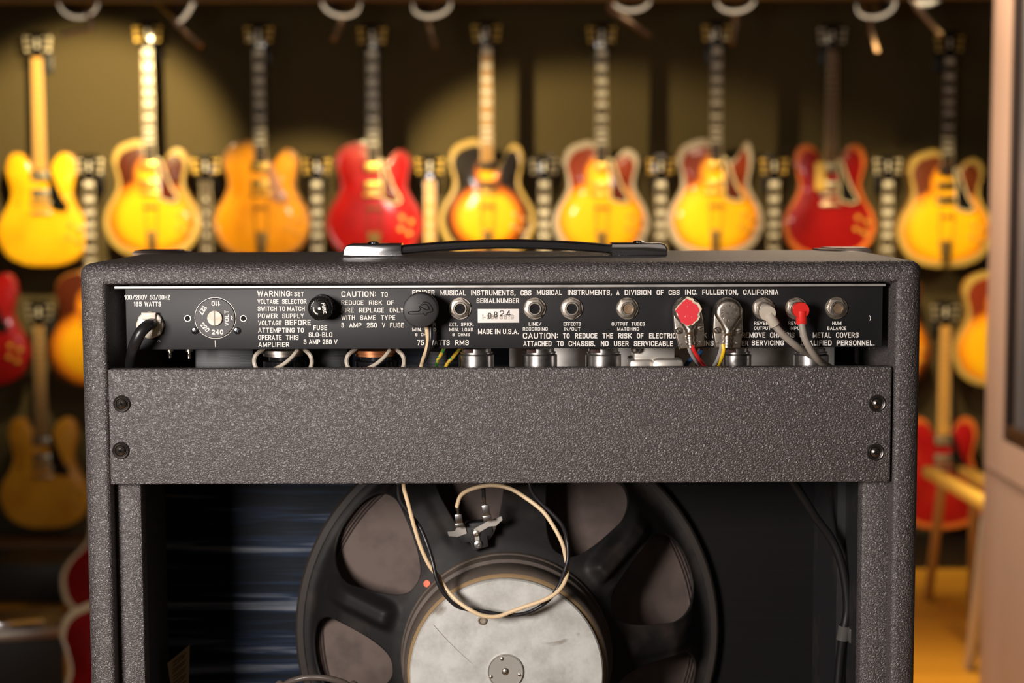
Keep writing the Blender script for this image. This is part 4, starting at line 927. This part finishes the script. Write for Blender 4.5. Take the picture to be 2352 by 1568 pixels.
def guitar(px, py, kind, paint, side, label, short, group=None, T=.05, board='block', metal=None, guard=None, guard_rim=None, bind=CREAM, bindw=.014, pickups=(.405, .325),
           tail='trapeze', neck_m=None, name='hollow_body_guitar', fholes=True, tilt=0, pk='metal', knobs=True, key=None, headkind='wide', bright_board=None):
    metal = metal or NICK; neck_m = neck_m or MAHOG; q = U(px, py, GY)
    g = thing(name, (q.x, GY, q.z), label, 'guitar', group); g.rotation_euler = (0, R(tilt), 0)
    kb = (kind, T, paint.name, side.name)
    put('body', shared(('b',) + kb, lambda: body_mesh(kind, T, paint, side)), g)
    if bind: put('binding', shared(('bi', kind, T, bind.name, bindw), lambda: binding_mesh(kind, T, bind, bindw)), g)
    top = -T / 2 - .014
    # neck
    def neck():
        mb = MB(); n = 14
        secs = [(.40, .027, .030), (.52, .026, .022), (.80, .0225, .020), (.905, .0215, .020), (.925, .0225, .018)]
        vs = []; fs = []
        for z, w_, d in secs:
            for a in range(n):
                t = math.pi * a / (n - 1); vs.append((w_ * math.cos(t), top + .002 + d * math.sin(t), z))
        for i in range(len(secs) - 1):
            for a in range(n - 1): fs.append([i * n + a, i * n + a + 1, (i + 1) * n + a + 1, (i + 1) * n + a])
            fs.append([i * n + n - 1, i * n, (i + 1) * n, (i + 1) * n + n - 1])
        fs += [list(range(n)), [(len(secs) - 1) * n + a for a in range(n)]]
        return mb.add(vs, fs).mesh('neck', neck_m)
    put('neck', shared(('n', T, neck_m.name), neck), g)
    end = pickups[0] + .024
    bb = bright_board or FB
    def fbd():
        mb = MB(); mb.prism([(-.0275, end), (.0275, end), (.0225, NUT), (-.0225, NUT)], -top - .002, -top + .006, AX, bev=.001)
        fr = [1 - 2 ** (-i / 12) for i in range(0, 21)]; SL = .63
        for i in range(1, 21):
            z = NUT - SL * fr[i]
            if z < end + .006: break
            w_ = .0225 + (NUT - z) / (NUT - end) * .005
            mb.box((-w_, top - .0072, z - .0009), (w_, top - .0058, z + .0009), 0, 2)
            if board == 'block' and i in (1, 3, 5, 7, 9, 12, 15, 17, 19) or board == 'dot' and i in (3, 5, 7, 9, 12, 15, 17, 19):
                zc = NUT - SL * (fr[i] + fr[i - 1]) / 2; hh = SL * (fr[i] - fr[i - 1]) / 2 * .72
                ww = w_ * (.78 if board == 'block' else .28); hh = hh if board == 'block' else w_ * .28
                mb.box((-ww, top - .0064, zc - hh), (ww, top - .0059, zc + hh), 0, 1)
        for x in (-.0255, .0255):
            xt = x * .86
            mb.add([(x - .001, top - .0061, end), (x + .001, top - .0061, end), (xt + .001, top - .0061, NUT), (xt - .001, top - .0061, NUT)], [(0, 1, 2, 3)], 3)
        return mb.mesh('fingerboard', [bb, INL, NICK, CREAM])
    put('fingerboard', shared(('f', T, end, board, bb.name), fbd), g)
    def head():
        mb = MB(); o = [(-.0225, NUT), (-.030, NUT + .018), (-.037, NUT + .035), (-.0435, NUT + .100), (-.034, NUT + .114), (-.012, NUT + .108), (0, NUT + .116), (.012, NUT + .108), (.034, NUT + .114), (.0435, NUT + .100), (.037, NUT + .035), (.030, NUT + .018), (.0225, NUT)]
        mb.prism(o, -top - .014, -top + .002, AX, bev=.001)
        mb.prism([(-.008, NUT + .05), (0, NUT + .04), (.008, NUT + .05), (.004, NUT + .062), (.008, NUT + .074), (0, NUT + .084), (-.008, NUT + .074), (-.004, NUT + .062)], -top + .002, -top + .0026, AX, 0, 1)
        mb.prism([(-.008, NUT + .006), (.008, NUT + .006), (.010, NUT + .02), (0, NUT + .028), (-.010, NUT + .02)], -top + .002, -top + .003, AX, 0, 0)
        return mb.mesh('headstock', [HEADM, INL])
    put('headstock', shared(('h', T), head), g)
    def tuner():
        mb = MB(); mb.lathe([(.0052, 0), (.0052, .003), (.003, .004), (.003, .010), (.0036, .011), (0, .0115)], Matrix(((1, 0, 0, 0), (0, 0, -1, -.002), (0, 1, 0, 0), (0, 0, 0, 1))), 14)
        mb.cyl((.006, .006, 0), (.022, .006, 0), .002); mb.box((.018, .001, -.008), (.031, .011, .008), .003, 0, None, 2); mb.box((-.006, .0125, -.009), (.012, .017, .009), .002)
        return mb.mesh('tuner', metal)
    tm = shared(('t', metal.name), tuner)
    for i, z in enumerate((.034, .060, .086)):
        for sx in (-1, 1):
            o = put('tuner', tm, g, (sx * (.026 + .003 * i), top - .001, NUT + z)); o.scale = (sx, 1, 1) if sx > 0 else (1, 1, 1)
            if sx < 0: o.rotation_euler = (0, R(180), 0)
    # fittings
    def pick():
        mb = MB()
        if pk == 'metal': mb.box((-.035, -.006, -.018), (.035, .003, .018), .003, 0); mb.box((-.044, -.001, -.022), (.044, .004, .022), .002, 1)
        elif pk == 'gold_slim': mb.box((-.036, -.006, -.015), (.036, .003, .015), .003, 0)
        else: mb.box((-.042, -.007, -.016), (.042, .004, .016), .004, 1)
        return mb.mesh('pickup', [metal, BLACK])
    for z in pickups: put('pickup', shared(('p', pk, metal.name), pick), g, (0, top - .001, z))
    brz = .285
    def bridge(): return MB().box((-.045, -.013, -.006), (.045, .004, .006), .002, 0).box((-.05, -.006, -.008), (.05, .005, .008), .002, 1).mesh('bridge', [metal, FB])
    put('bridge', shared(('br', metal.name), bridge), g, (0, top + .001, brz))
    def tailp():
        mb = MB()
        if tail != 'stop':
            wt = .030 if tail == 'plate' else .025
            mb.prism([(-wt, .118), (wt, .118), (wt * .8, .06), (wt * .55, .014), (-wt * .55, .014), (-wt * .8, .06)], -top - .004, -top + .004, AX, bev=.0012)
            for x in (-1, 1): mb.tube([(x * wt * .8, top - .003, .115), (x * wt, top - .007, .20), (x * wt * .9, top - .009, .255)], .0022, 6)
            mb.box((-.032, top - .012, .222), (.032, top - .006, .230), .001)
        else: mb.box((-.045, top - .010, .235), (.045, top + .001, .25), .004)
        return mb.mesh('tailpiece', metal if tail == 'stop' else mat('aged_bronze', (.22, .14, .05), .45, .7))
    put('tailpiece', shared(('tp', tail, T, metal.name), tailp), g)
    if fholes:
        def fh():
            path = [(.0, .052), (.010, .046), (.013, .034), (.002, .012), (-.002, -.012), (-.012, -.034), (-.009, -.048), (.003, -.050)]
            mb = MB(); mb.tube([(x, 0, z) for x, z in path], .005, 8, 6); return mb.mesh('sound_hole', HOLE)
        hm = shared(('fh',), fh)
        for sx in (-1, 1):
            o = put('sound_hole', hm, g, (sx * .112, -T / 2 - .006, .235)); o.rotation_euler = (0, 0, 0) if sx < 0 else (0, 0, R(180))
    if guard:
        def gd():
            mb = MB()
            o = [(.030, .432), (.048, .428), (.064, .385), (.090, .318), (.118, .268), (.112, .252), (.090, .248), (.046, .262), (.040, .30), (.038, .38)]
            o = [(v.x, v.y) for v in catmull([(x, z, 0) for x, z in o], 4, True)]
            mb.prism(o, -top + .004, -top + .007, AX, bev=.0006)
            if guard_rim: mb.tube([(x, top - .0065, z) for x, z in o] + [(o[0][0], top - .0065, o[0][1])], .0042, 6, m=1, smooth=False)
            return mb.mesh('pickguard', [guard, guard_rim or guard])
        put('pickguard', shared(('g', T, guard.name, bool(guard_rim)), gd), g)
    if knobs:
        def kn(): return MB().lathe([(.0125, 0), (.0125, .004), (.010, .013), (0, .0135)], PM((0, 0, 0)), 20, 0).mesh('knob', mat('gold_knob', (.62, .34, .06), .2, coat=.5))
        km = shared(('k',), kn)
        for x, z in ((.125, .185), (.165, .165), (.118, .135), (.155, .115)): put('knob', km, g, (x, -T / 2 - .005, z))
    # wall hanger, a thing of its own
    hz = q.z + NUT - .012; mb = MB()
    mb.box((q.x - .03, WALLY - .014, hz - .05), (q.x + .03, WALLY - .0005, hz + .05), .003)
    ny = GY + top + .034
    mb.cyl((q.x, WALLY - .014, hz + .004), (q.x, ny + .012, hz + .004), .006, n=12)
    mb.tube([(q.x - .036, GY + top - .012, hz + .012), (q.x - .036, GY + top + .0, hz + .006), (q.x - .034, ny, hz + .004), (q.x, ny + .010, hz + .004), (q.x + .034, ny, hz + .004), (q.x + .036, GY + top, hz + .006), (q.x + .036, GY + top - .012, hz + .012)], .0055, 8, 6)
    h_ = mb.build('guitar_hanger', BLACK, None, org=Vector((q.x, WALLY, hz)))
    tag(h_, 'black wall hanger above the ' + short, 'hanger', 'guitar hangers on the wall')
    HANG.append(h_); return g
HANG = []
BLOND = mat('blonde_lacquer', (.92, .50, .012), .35, coat=.4, spec=.25, vary=(9, (.80, .38, .008), .45, .7))
AMBER = mat('amber_lacquer', (.78, .32, .010), .35, coat=.4, spec=.25, vary=(9, (.64, .24, .007), .45, .7))
DIMB = mat('dim_blonde_lacquer', (.75, .36, .03), .35, coat=.3, spec=.25, vary=(9, (.6, .26, .02), .45, .7))  # darker copy of the blonde lacquer, dimness put into the colour
REDL = mat('cherry_lacquer', (.27, .006, .007), .3, coat=.5, spec=.3, vary=(8, (.20, .004, .005), .45, .7))
REDL2 = mat('scarlet_lacquer', (.40, .009, .010), .3, coat=.5, spec=.3, vary=(8, (.28, .005, .006), .45, .7))
SB1 = sunburst('golden_sunburst', (.95, .48, .01), (.72, .22, .01), (.08, .015, .006), .62, .86, 1.06)
SB2 = sunburst('dark_sunburst', (.95, .48, .01), (.60, .14, .008), (.012, .008, .007), .55, .72, .86)
SB3 = sunburst('bright_sunburst', (1.0, .55, .01), (.85, .28, .01), (.22, .03, .008), .66, .90, 1.08)
SB4 = sunburst('tobacco_sunburst', (1.0, .52, .008), (.80, .26, .008), (.14, .03, .008), .66, .92, 1.12)
SIDEB = mat('amber_sides', (.45, .20, .04), .3, coat=.6); SIDED = mat('dark_sides', (.05, .02, .01), .3, coat=.6)
SIDER = mat('red_sides', (.30, .02, .01), .3, coat=.6)
OLIVEB = mat('aged_gold_binding', (.52, .36, .10), .3, coat=.6); GREYB = mat('greyed_binding', (.46, .40, .33), .3, coat=.6); ORB = mat('orange_edge', (.62, .16, .03), .3, coat=.6)
TOPROW = 'guitars hung in the top row'
guitar(104, 612, 'double', BLOND, SIDEB, 'blonde double-cutaway guitar with black pickguard, top row far left', "blonde double-cutaway at the top left", TOPROW, T=.045, board='none', neck_m=MAPLE, guard=PGB, bind=None, tail='stop', bright_board=MAPLE)
guitar(355, 590, 'round', SB1, SIDEB, 'golden sunburst archtop with cream-edged pickguard beside the blonde double-cutaway', "golden sunburst archtop", TOPROW, T=.075, guard=PGT, guard_rim=CREAM, metal=GOLD, bind=OLIVEB, bindw=.026)
guitar(606, 592, 'round', AMBER, SIDEB, 'plain amber-orange archtop with dark neck and pink reflection painted on its pickguard', "amber-orange archtop", TOPROW, T=.075, guard=PGP, metal=GOLD, bind=SIDEB, tail='plate')
guitar(862, 594, 'round', REDL2, SIDER, 'bright red single-cutaway archtop with gold pickups, above the handle left end', "bright red single-cutaway archtop", TOPROW, T=.075, guard=PGT, guard_rim=CREAM, metal=GOLD, bind=SIDER, bindw=.016, tail='plate')
guitar(1120, 588, 'mid', SB2, SIDED, 'dark sunburst guitar with black shoulders and glowing yellow centre', "dark sunburst guitar with black shoulders", TOPROW, T=.06, pickups=(.40, .315), bind=OLIVEB, bindw=.022, pk='dark', metal=GOLD, neck_m=MAPLE, bright_board=mat('gold_lit_rosewood', (.40, .22, .07), .4), fholes=False)  # board colour lightened to paint in the gold light on the neck
guitar(1380, 592, 'round', SB3, SIDEB, 'bright yellow sunburst archtop with white glare on the shoulder, behind the handle right end', "sunburst archtop behind the handle's right end", TOPROW, T=.075, guard=PGT, guard_rim=CREAM, metal=GOLD, bind=GREYB, bindw=.024, pk='gold_slim')
guitar(1640, 588, 'sharp', SB3, SIDEB, 'yellow sunburst archtop with pointed cutaway, right of the handle', "sunburst archtop with pointed cutaway", TOPROW, T=.075, guard=PGT, guard_rim=CREAM, metal=GOLD, bind=GREYB, bindw=.028, pk='gold_slim')
guitar(1902, 594, 'double', REDL, SIDER, 'cherry red double-cutaway guitar with a yellow tag hanging on it', "cherry red double-cutaway with the tag", TOPROW, T=.045, board='none', guard=PGB, guard_rim=CREAM, bind=ORB, bindw=.022, tail='stop', bright_board=mat('brown_board', (.16, .085, .04), .4))
guitar(2165, 612, 'round', SB4, SIDEB, 'yellow sunburst archtop with three pickups, top row far right beside the partition', "three-pickup sunburst archtop at the top right", TOPROW, T=.075, guard=PGB, guard_rim=CREAM, metal=GOLD, bind=OLIVEB, bindw=.024, pickups=(.43, .36, .30), pk='dark', tail='plate')
MIDROW = 'guitars hung in the middle row'
mid = [(-32, 'double', REDL, SIDER, 'dark red double-cutaway guitar cut off by the left edge of the photo', dict(T=.045, board='none', guard=PGB, tail='stop', bind=None)),
       (222, 'round', SB1, SIDEB, 'guitar whose pale block-inlaid neck stands between blonde guitar and golden sunburst', dict(T=.06, bind=None)),
       (485, 'double', BLOND, SIDEB, 'guitar whose dim brown neck stands between golden sunburst and amber archtop', dict(T=.045, board='dot', neck_m=MAPLE, bind=None, metal=GOLD)),
       (736, 'round', SB1, SIDEB, 'guitar whose block-inlaid neck stands between amber archtop and bright red archtop', dict(T=.06, bind=None, metal=GOLD)),
       (992, 'round', AMBER, SIDEB, 'guitar whose amber neck with few inlays stands between red archtop and dark sunburst', dict(T=.06, board='dot', neck_m=MAPLE, bright_board=MAPLE, bind=None, metal=GOLD)),
       (1250, 'double', REDL, SIDER, 'guitar whose block-inlaid neck rises above the middle of the handle', dict(T=.045, bind=None)),
       (1514, 'round', SB1, SIDEB, 'guitar whose bright block-inlaid neck stands between the two yellow sunburst archtops', dict(T=.06, bind=None, metal=GOLD)),
       (1770, 'round', SB1, SIDEB, 'guitar whose bright block-inlaid neck stands left of the cherry red double-cutaway', dict(T=.06, bind=None, metal=GOLD)),
       (2027, 'round', SB1, SIDEB, 'guitar whose pale neck stands between cherry red double-cutaway and three-pickup sunburst', dict(T=.06, bind=None)),
       (2291, 'round', SB3, SIDEB, 'yellow sunburst archtop in the middle row half hidden by the right partition', dict(T=.06, bind=OLIVEB, bindw=.024, metal=GOLD))]
MIDSHORT = ['dark red guitar at the left edge', 'pale neck right of the blonde guitar', 'dim brown neck left of the amber archtop', 'neck left of the bright red archtop', 'amber neck right of the red archtop', 'neck above the middle of the handle', 'neck between the two yellow sunburst archtops', 'neck left of the cherry red guitar', 'neck right of the cherry red guitar', 'half-hidden sunburst by the partition']
for (px, kd, pa, si, lab, kw), sh in zip(mid, MIDSHORT): guitar(px, 886, kd, pa, si, lab, sh, MIDROW, **kw)
LOW = 'guitars hung in the lowest row'
guitar(108, 1212, 'double', DIMB, SIDEB, 'blonde double-cutaway guitar with shade in its colour, lowest row left of the amplifier', "dim blonde guitar in the lowest row", LOW, T=.045, board='none', neck_m=MAPLE, guard=PGB, bind=None, tail='stop', bright_board=mat('dim_maple', (.30, .17, .06), .4))  # maple board and body darkened in colour for the dim lowest row
guitar(2158, 1212, 'double', REDL2, SIDER, 'bright red double-cutaway guitar in the lowest row, behind the wooden stand', "bright red guitar in the lowest row", LOW, T=.045, board='none', neck_m=MAPLE, guard=PGB, bind=ORB, bindw=.02, tail='stop', bright_board=MAPLE)
# price tag on the cherry guitar
q = U(1885, 405, GY - .075)
mb = MB(); mb.box((q.x - .024, q.y - .001, q.z - .062), (q.x + .024, q.y + .001, q.z + .062), .0009); mb.tube([(q.x, q.y, q.z + .062), (q.x + .012, q.y + .004, q.z + .10), (q.x + .026, q.y + .012, q.z + .13)], .001, 6)
tag(mb.build('price_tag', mat('yellow_card', (.80, .52, .12), .6), None, org=q), 'pale yellow card tag hanging on the cherry red double-cutaway guitar', 'tag')

# ================================================================== SPOTLIGHTS OVER THE GUITARS
LY = 5.25; ls = mpx(LY)
SHELL = mat('black_lamp_shell', (.02, .018, .016), .4); RIM = mat('glowing_lamp_rim', (.7, .62, .5), .35, emit=(1, .80, .55), estr=.55); ROD = mat('bronze_rod', (.45, .30, .20), .35, .5)  # rim emission stands in for bulb light caught by the rim
rz = U(1176, 3, LY).z + .30
rail = MB().box((-2.6, LY - .02, CZ - .035), (2.6, LY + .02, CZ - .0005), .003).build('lighting_track', SHELL, None, org=Vector((0, LY, CZ)))
tag(rail, 'black lighting track under the ceiling above the guitars', 'track')
def lamp(px, py, label, aim, power, rod, angle=60, face=None, lit=True, tiltv=None):
    c = U(px, py, LY); root = thing('track_spotlight', c, label, 'spotlight', 'spotlights over the guitar wall')
    d = Vector(face) if face else (Vector((aim[0], aim[1], aim[2])) - c).normalized(); d.normalize()
    M = frame_to(c, d); r = 43 * ls
    MB().lathe([(r * .30, -.13), (r * .62, -.115), (r * .80, -.07), (r * .97, -.02), (r * .97, .006), (r * .93, .006), (r * .90, -.02), (r * .55, -.07), (0, -.08)], M, 32, 0).build('lamp_shell', SHELL, root)
    MB().lathe([(r * .90, -.001), (r * .94, .004), (r * 1.0, .006), (r * 1.04, .003), (r * 1.04, -.007), (r * .985, -.009)], M, 40, 0, cap0=False, cap1=False).build('lamp_rim', RIM, root, 'pale lamp rim with added glow')
    bc = mat('lamp_glow', (1, .9, .7), .4, emit=(1, .82, .55), estr=14)
    MB().lathe([(r * .5, -.065), (r * .80, -.020), (r * .6, -.012), (0, -.008)], M, 24, 0).build('bulb', bc, root)
    top = Vector((c.x, LY, CZ - .036)); back = M @ Vector((0, 0, -.10))
    MB().tube([top, Vector((c.x, LY, c.z + .18)), back], .008, 10).build('lamp_stem', SHELL, root)
    if rod:
        a, b_ = rod; A_ = U(*a, LY - .03); B_ = U(*b_, LY - .06)
        MB().tube([M @ Vector((0, 0, -.03)) + (A_ - c).normalized() * r * .95, A_, (A_ + B_) / 2 + Vector((0, 0, -.002)), B_], .0085, 10).build('aiming_rod', ROD, root, 'bronze aiming rod')
    if power: spot('lamp_light', c + d * .02, aim, angle, power, WARM).data.name = 'lamp_light'
    return root
def W(px, py): p = U(px, py, WALLY); return (p.x, p.y, p.z)
lamp(180, 4, 'spotlight at the top left corner with a slanting rod', W(215, 400), 205, ((212, 62), (140, 80)), 64)
lamp(425, 12, 'second spotlight from the left with a short rod below', W(1400, 560), 300, ((412, 62), (462, 105)), 46)
lamp(783, 8, 'third spotlight from the left, above the bright red archtop', W(690, 640), 120, ((790, 40), (765, 92)), 48)
lamp(992, 12, 'fourth spotlight from the left, above the dark sunburst guitar', W(1110, 720), 60, ((985, 60), (1000, 108)), 38)
lamp(1450, -2, 'spotlight with a long curved rod above the bright yellow sunburst archtop', W(1440, 700), 60, ((1400, 20), (1494, 82)), 42)
lamp(1690, 0, 'spotlight above the pointed-cutaway sunburst archtop', W(1740, 700), 60, ((1690, 50), (1682, 100)), 42)
lamp(2012, 12, 'second spotlight from the right, with its whole rim in view', W(2130, 700), 80, ((2000, 68), (2015, 120)), 46)
lamp(2130, -26, 'glowing spotlight at the right turned towards the viewer', W(2080, 900), 0, ((2104, 14), (2164, 80)), 60, face=(.02, -.8, -.6))
spot('low_wall_light', U(250, -60, 4.9), W(80, 1100), 40, 10, WARM)
spot('low_wall_light', U(2050, -60, 4.9), W(2250, 950), 46, 95, WARM)
spot('floor_fill', U(2050, -60, 4.6), UZ(2230, 1560, 0), 44, 470, WARM)  # unseen spot added to brighten the floor boards at the right
spot('partition_fill', (-2.2, 1.4, 2.5), (XP, 4.0, .8), 34, 380, (1, .80, .66))  # unseen spot added to brighten the lower partition

# ================================================================== THINGS ON THE FLOOR
# wooden folding stand at the right
ZS = .64
wood = mat('yellow_pine', (.80, .50, .10), .4); wood2 = mat('tan_wood', (.45, .26, .09), .45)
a = UZ(2272, 1160, ZS); b_ = UZ(2132, 1082, ZS)
stand = thing('wooden_stand', (a.x, a.y, 0), 'yellow wooden folding stand with splayed legs beside the partition', 'stand')
def bar(p, q, w_, h, m_, name):
    d = Vector(q) - Vector(p); M = frame_to(p, d); MB().box((-w_ / 2, -h / 2, 0), (w_ / 2, h / 2, d.length), .006, 0, M).build(name, m_, stand)
bar(a, b_, .05, .04, wood, 'top_slat')
bar(a + Vector((.14, .12, 0)), b_ + Vector((.14, 0, 0)), .05, .04, wood, 'top_slat')
def leg(p0, foot, m_): q0 = UZ(*foot, .004); bar(p0, q0, .036, .026, m_, 'leg')
leg(b_.lerp(a, .25) - Vector((0, 0, .02)), (2132, 1374), wood2)
leg(a + Vector((.0, .03, -.02)), (2226, 1535), mat('pale_grey_metal', (.55, .50, .45), .35, .4))
bar(b_.lerp(a, .2) + Vector((.14, .02, -.02)), UZ(2232, 1375, .004), .036, .026, wood2, 'leg')
# low ledge, amplifier and leaning guitars at the left
lz = U(50, 1246, WALLY - .25).z
struct(MB().box((-4.4, WALLY - .28, lz - .05), (-1.35, WALLY - .031, lz), .004).build('trim_3', mat('brown_ledge', (.10, .045, .02), .5)))
a = U(-120, 1445, 4.2); b_ = U(118, 1600, 4.2)
fa = thing('combo_amplifier', (a.x + .2, 4.35, 0), 'black amplifier with metal trimmed top at the bottom left corner', 'amplifier')
MB().box((a.x, 4.2, .02), (b_.x, 4.5, a.z), .012).build('cabinet', mat('dark_vinyl', (.012, .012, .012), .5), fa)
mb = MB(); mb.box((a.x - .003, 4.19, a.z - .035), (b_.x + .003, 4.2, a.z - .005), .003); mb.build('metal_trim', STEEL, fa)
mb = MB(); mb.box((a.x + .01, 4.215, a.z + .0005), (b_.x - .06, 4.25, a.z + .016), .004); mb.build('control_strip', CHROME, fa)
for dx in (-.12, .12): MB().lathe([(.02, 0), (.02, .02)], frame_to((a.x + .2 + dx, 4.35, 0), (0, 0, 1)), 16).build('foot', BLACK, fa)
a = U(-160, 1296, 5.78); b_ = U(150, 1296, 5.78)
mb = MB(); mb.box((a.x, 5.78, .012), (b_.x, 6.12, a.z), .012)  # black box added to darken the floor area under the ledge
cab = mb.build('shade_filler_cabinet', mat('dark_vinyl', (.012, .012, .012), .5), None, org=Vector(((a.x + b_.x) / 2, 5.95, 0)))
for dx in (a.x + .06, b_.x - .06):
    for y in (5.83, 6.07): MB().lathe([(.02, 0), (.02, .0125)], frame_to((dx, y, 0), (0, 0, 1)), 14).build('foot', BLACK, cab)
tag(cab, 'added black cabinet standing in for the shadow below the brown ledge at left', 'speaker')
fa.rotation_euler = (0, 0, R(16))
def leaning(px, py, Y, label, kind, paint, rot):
    q = U(px, py, Y); g = thing('leaning_guitar', q, label, 'guitar'); g.rotation_euler = (R(-10), R(rot), 0)
    put('body', shared(('lb', kind, paint.name), lambda: body_mesh(kind, .07, paint, SIDER)), g)
    put('binding', shared(('lbi', kind), lambda: binding_mesh(kind, .07, CREAM, .016)), g)
    o = MB().box((-.022, -.052, .42), (.022, -.03, .95), .006).mesh('neck', MAHOG); put('neck', o, g)
    return g
leaning(240, 1430, 5.6, 'dark red guitar with cream edge standing low beside the amplifier left side', 'round', REDL, 14)
leaning(292, 1780, 3.6, 'dark red guitar with pale edge in the bottom left corner of the photo', 'round', REDL, -4)
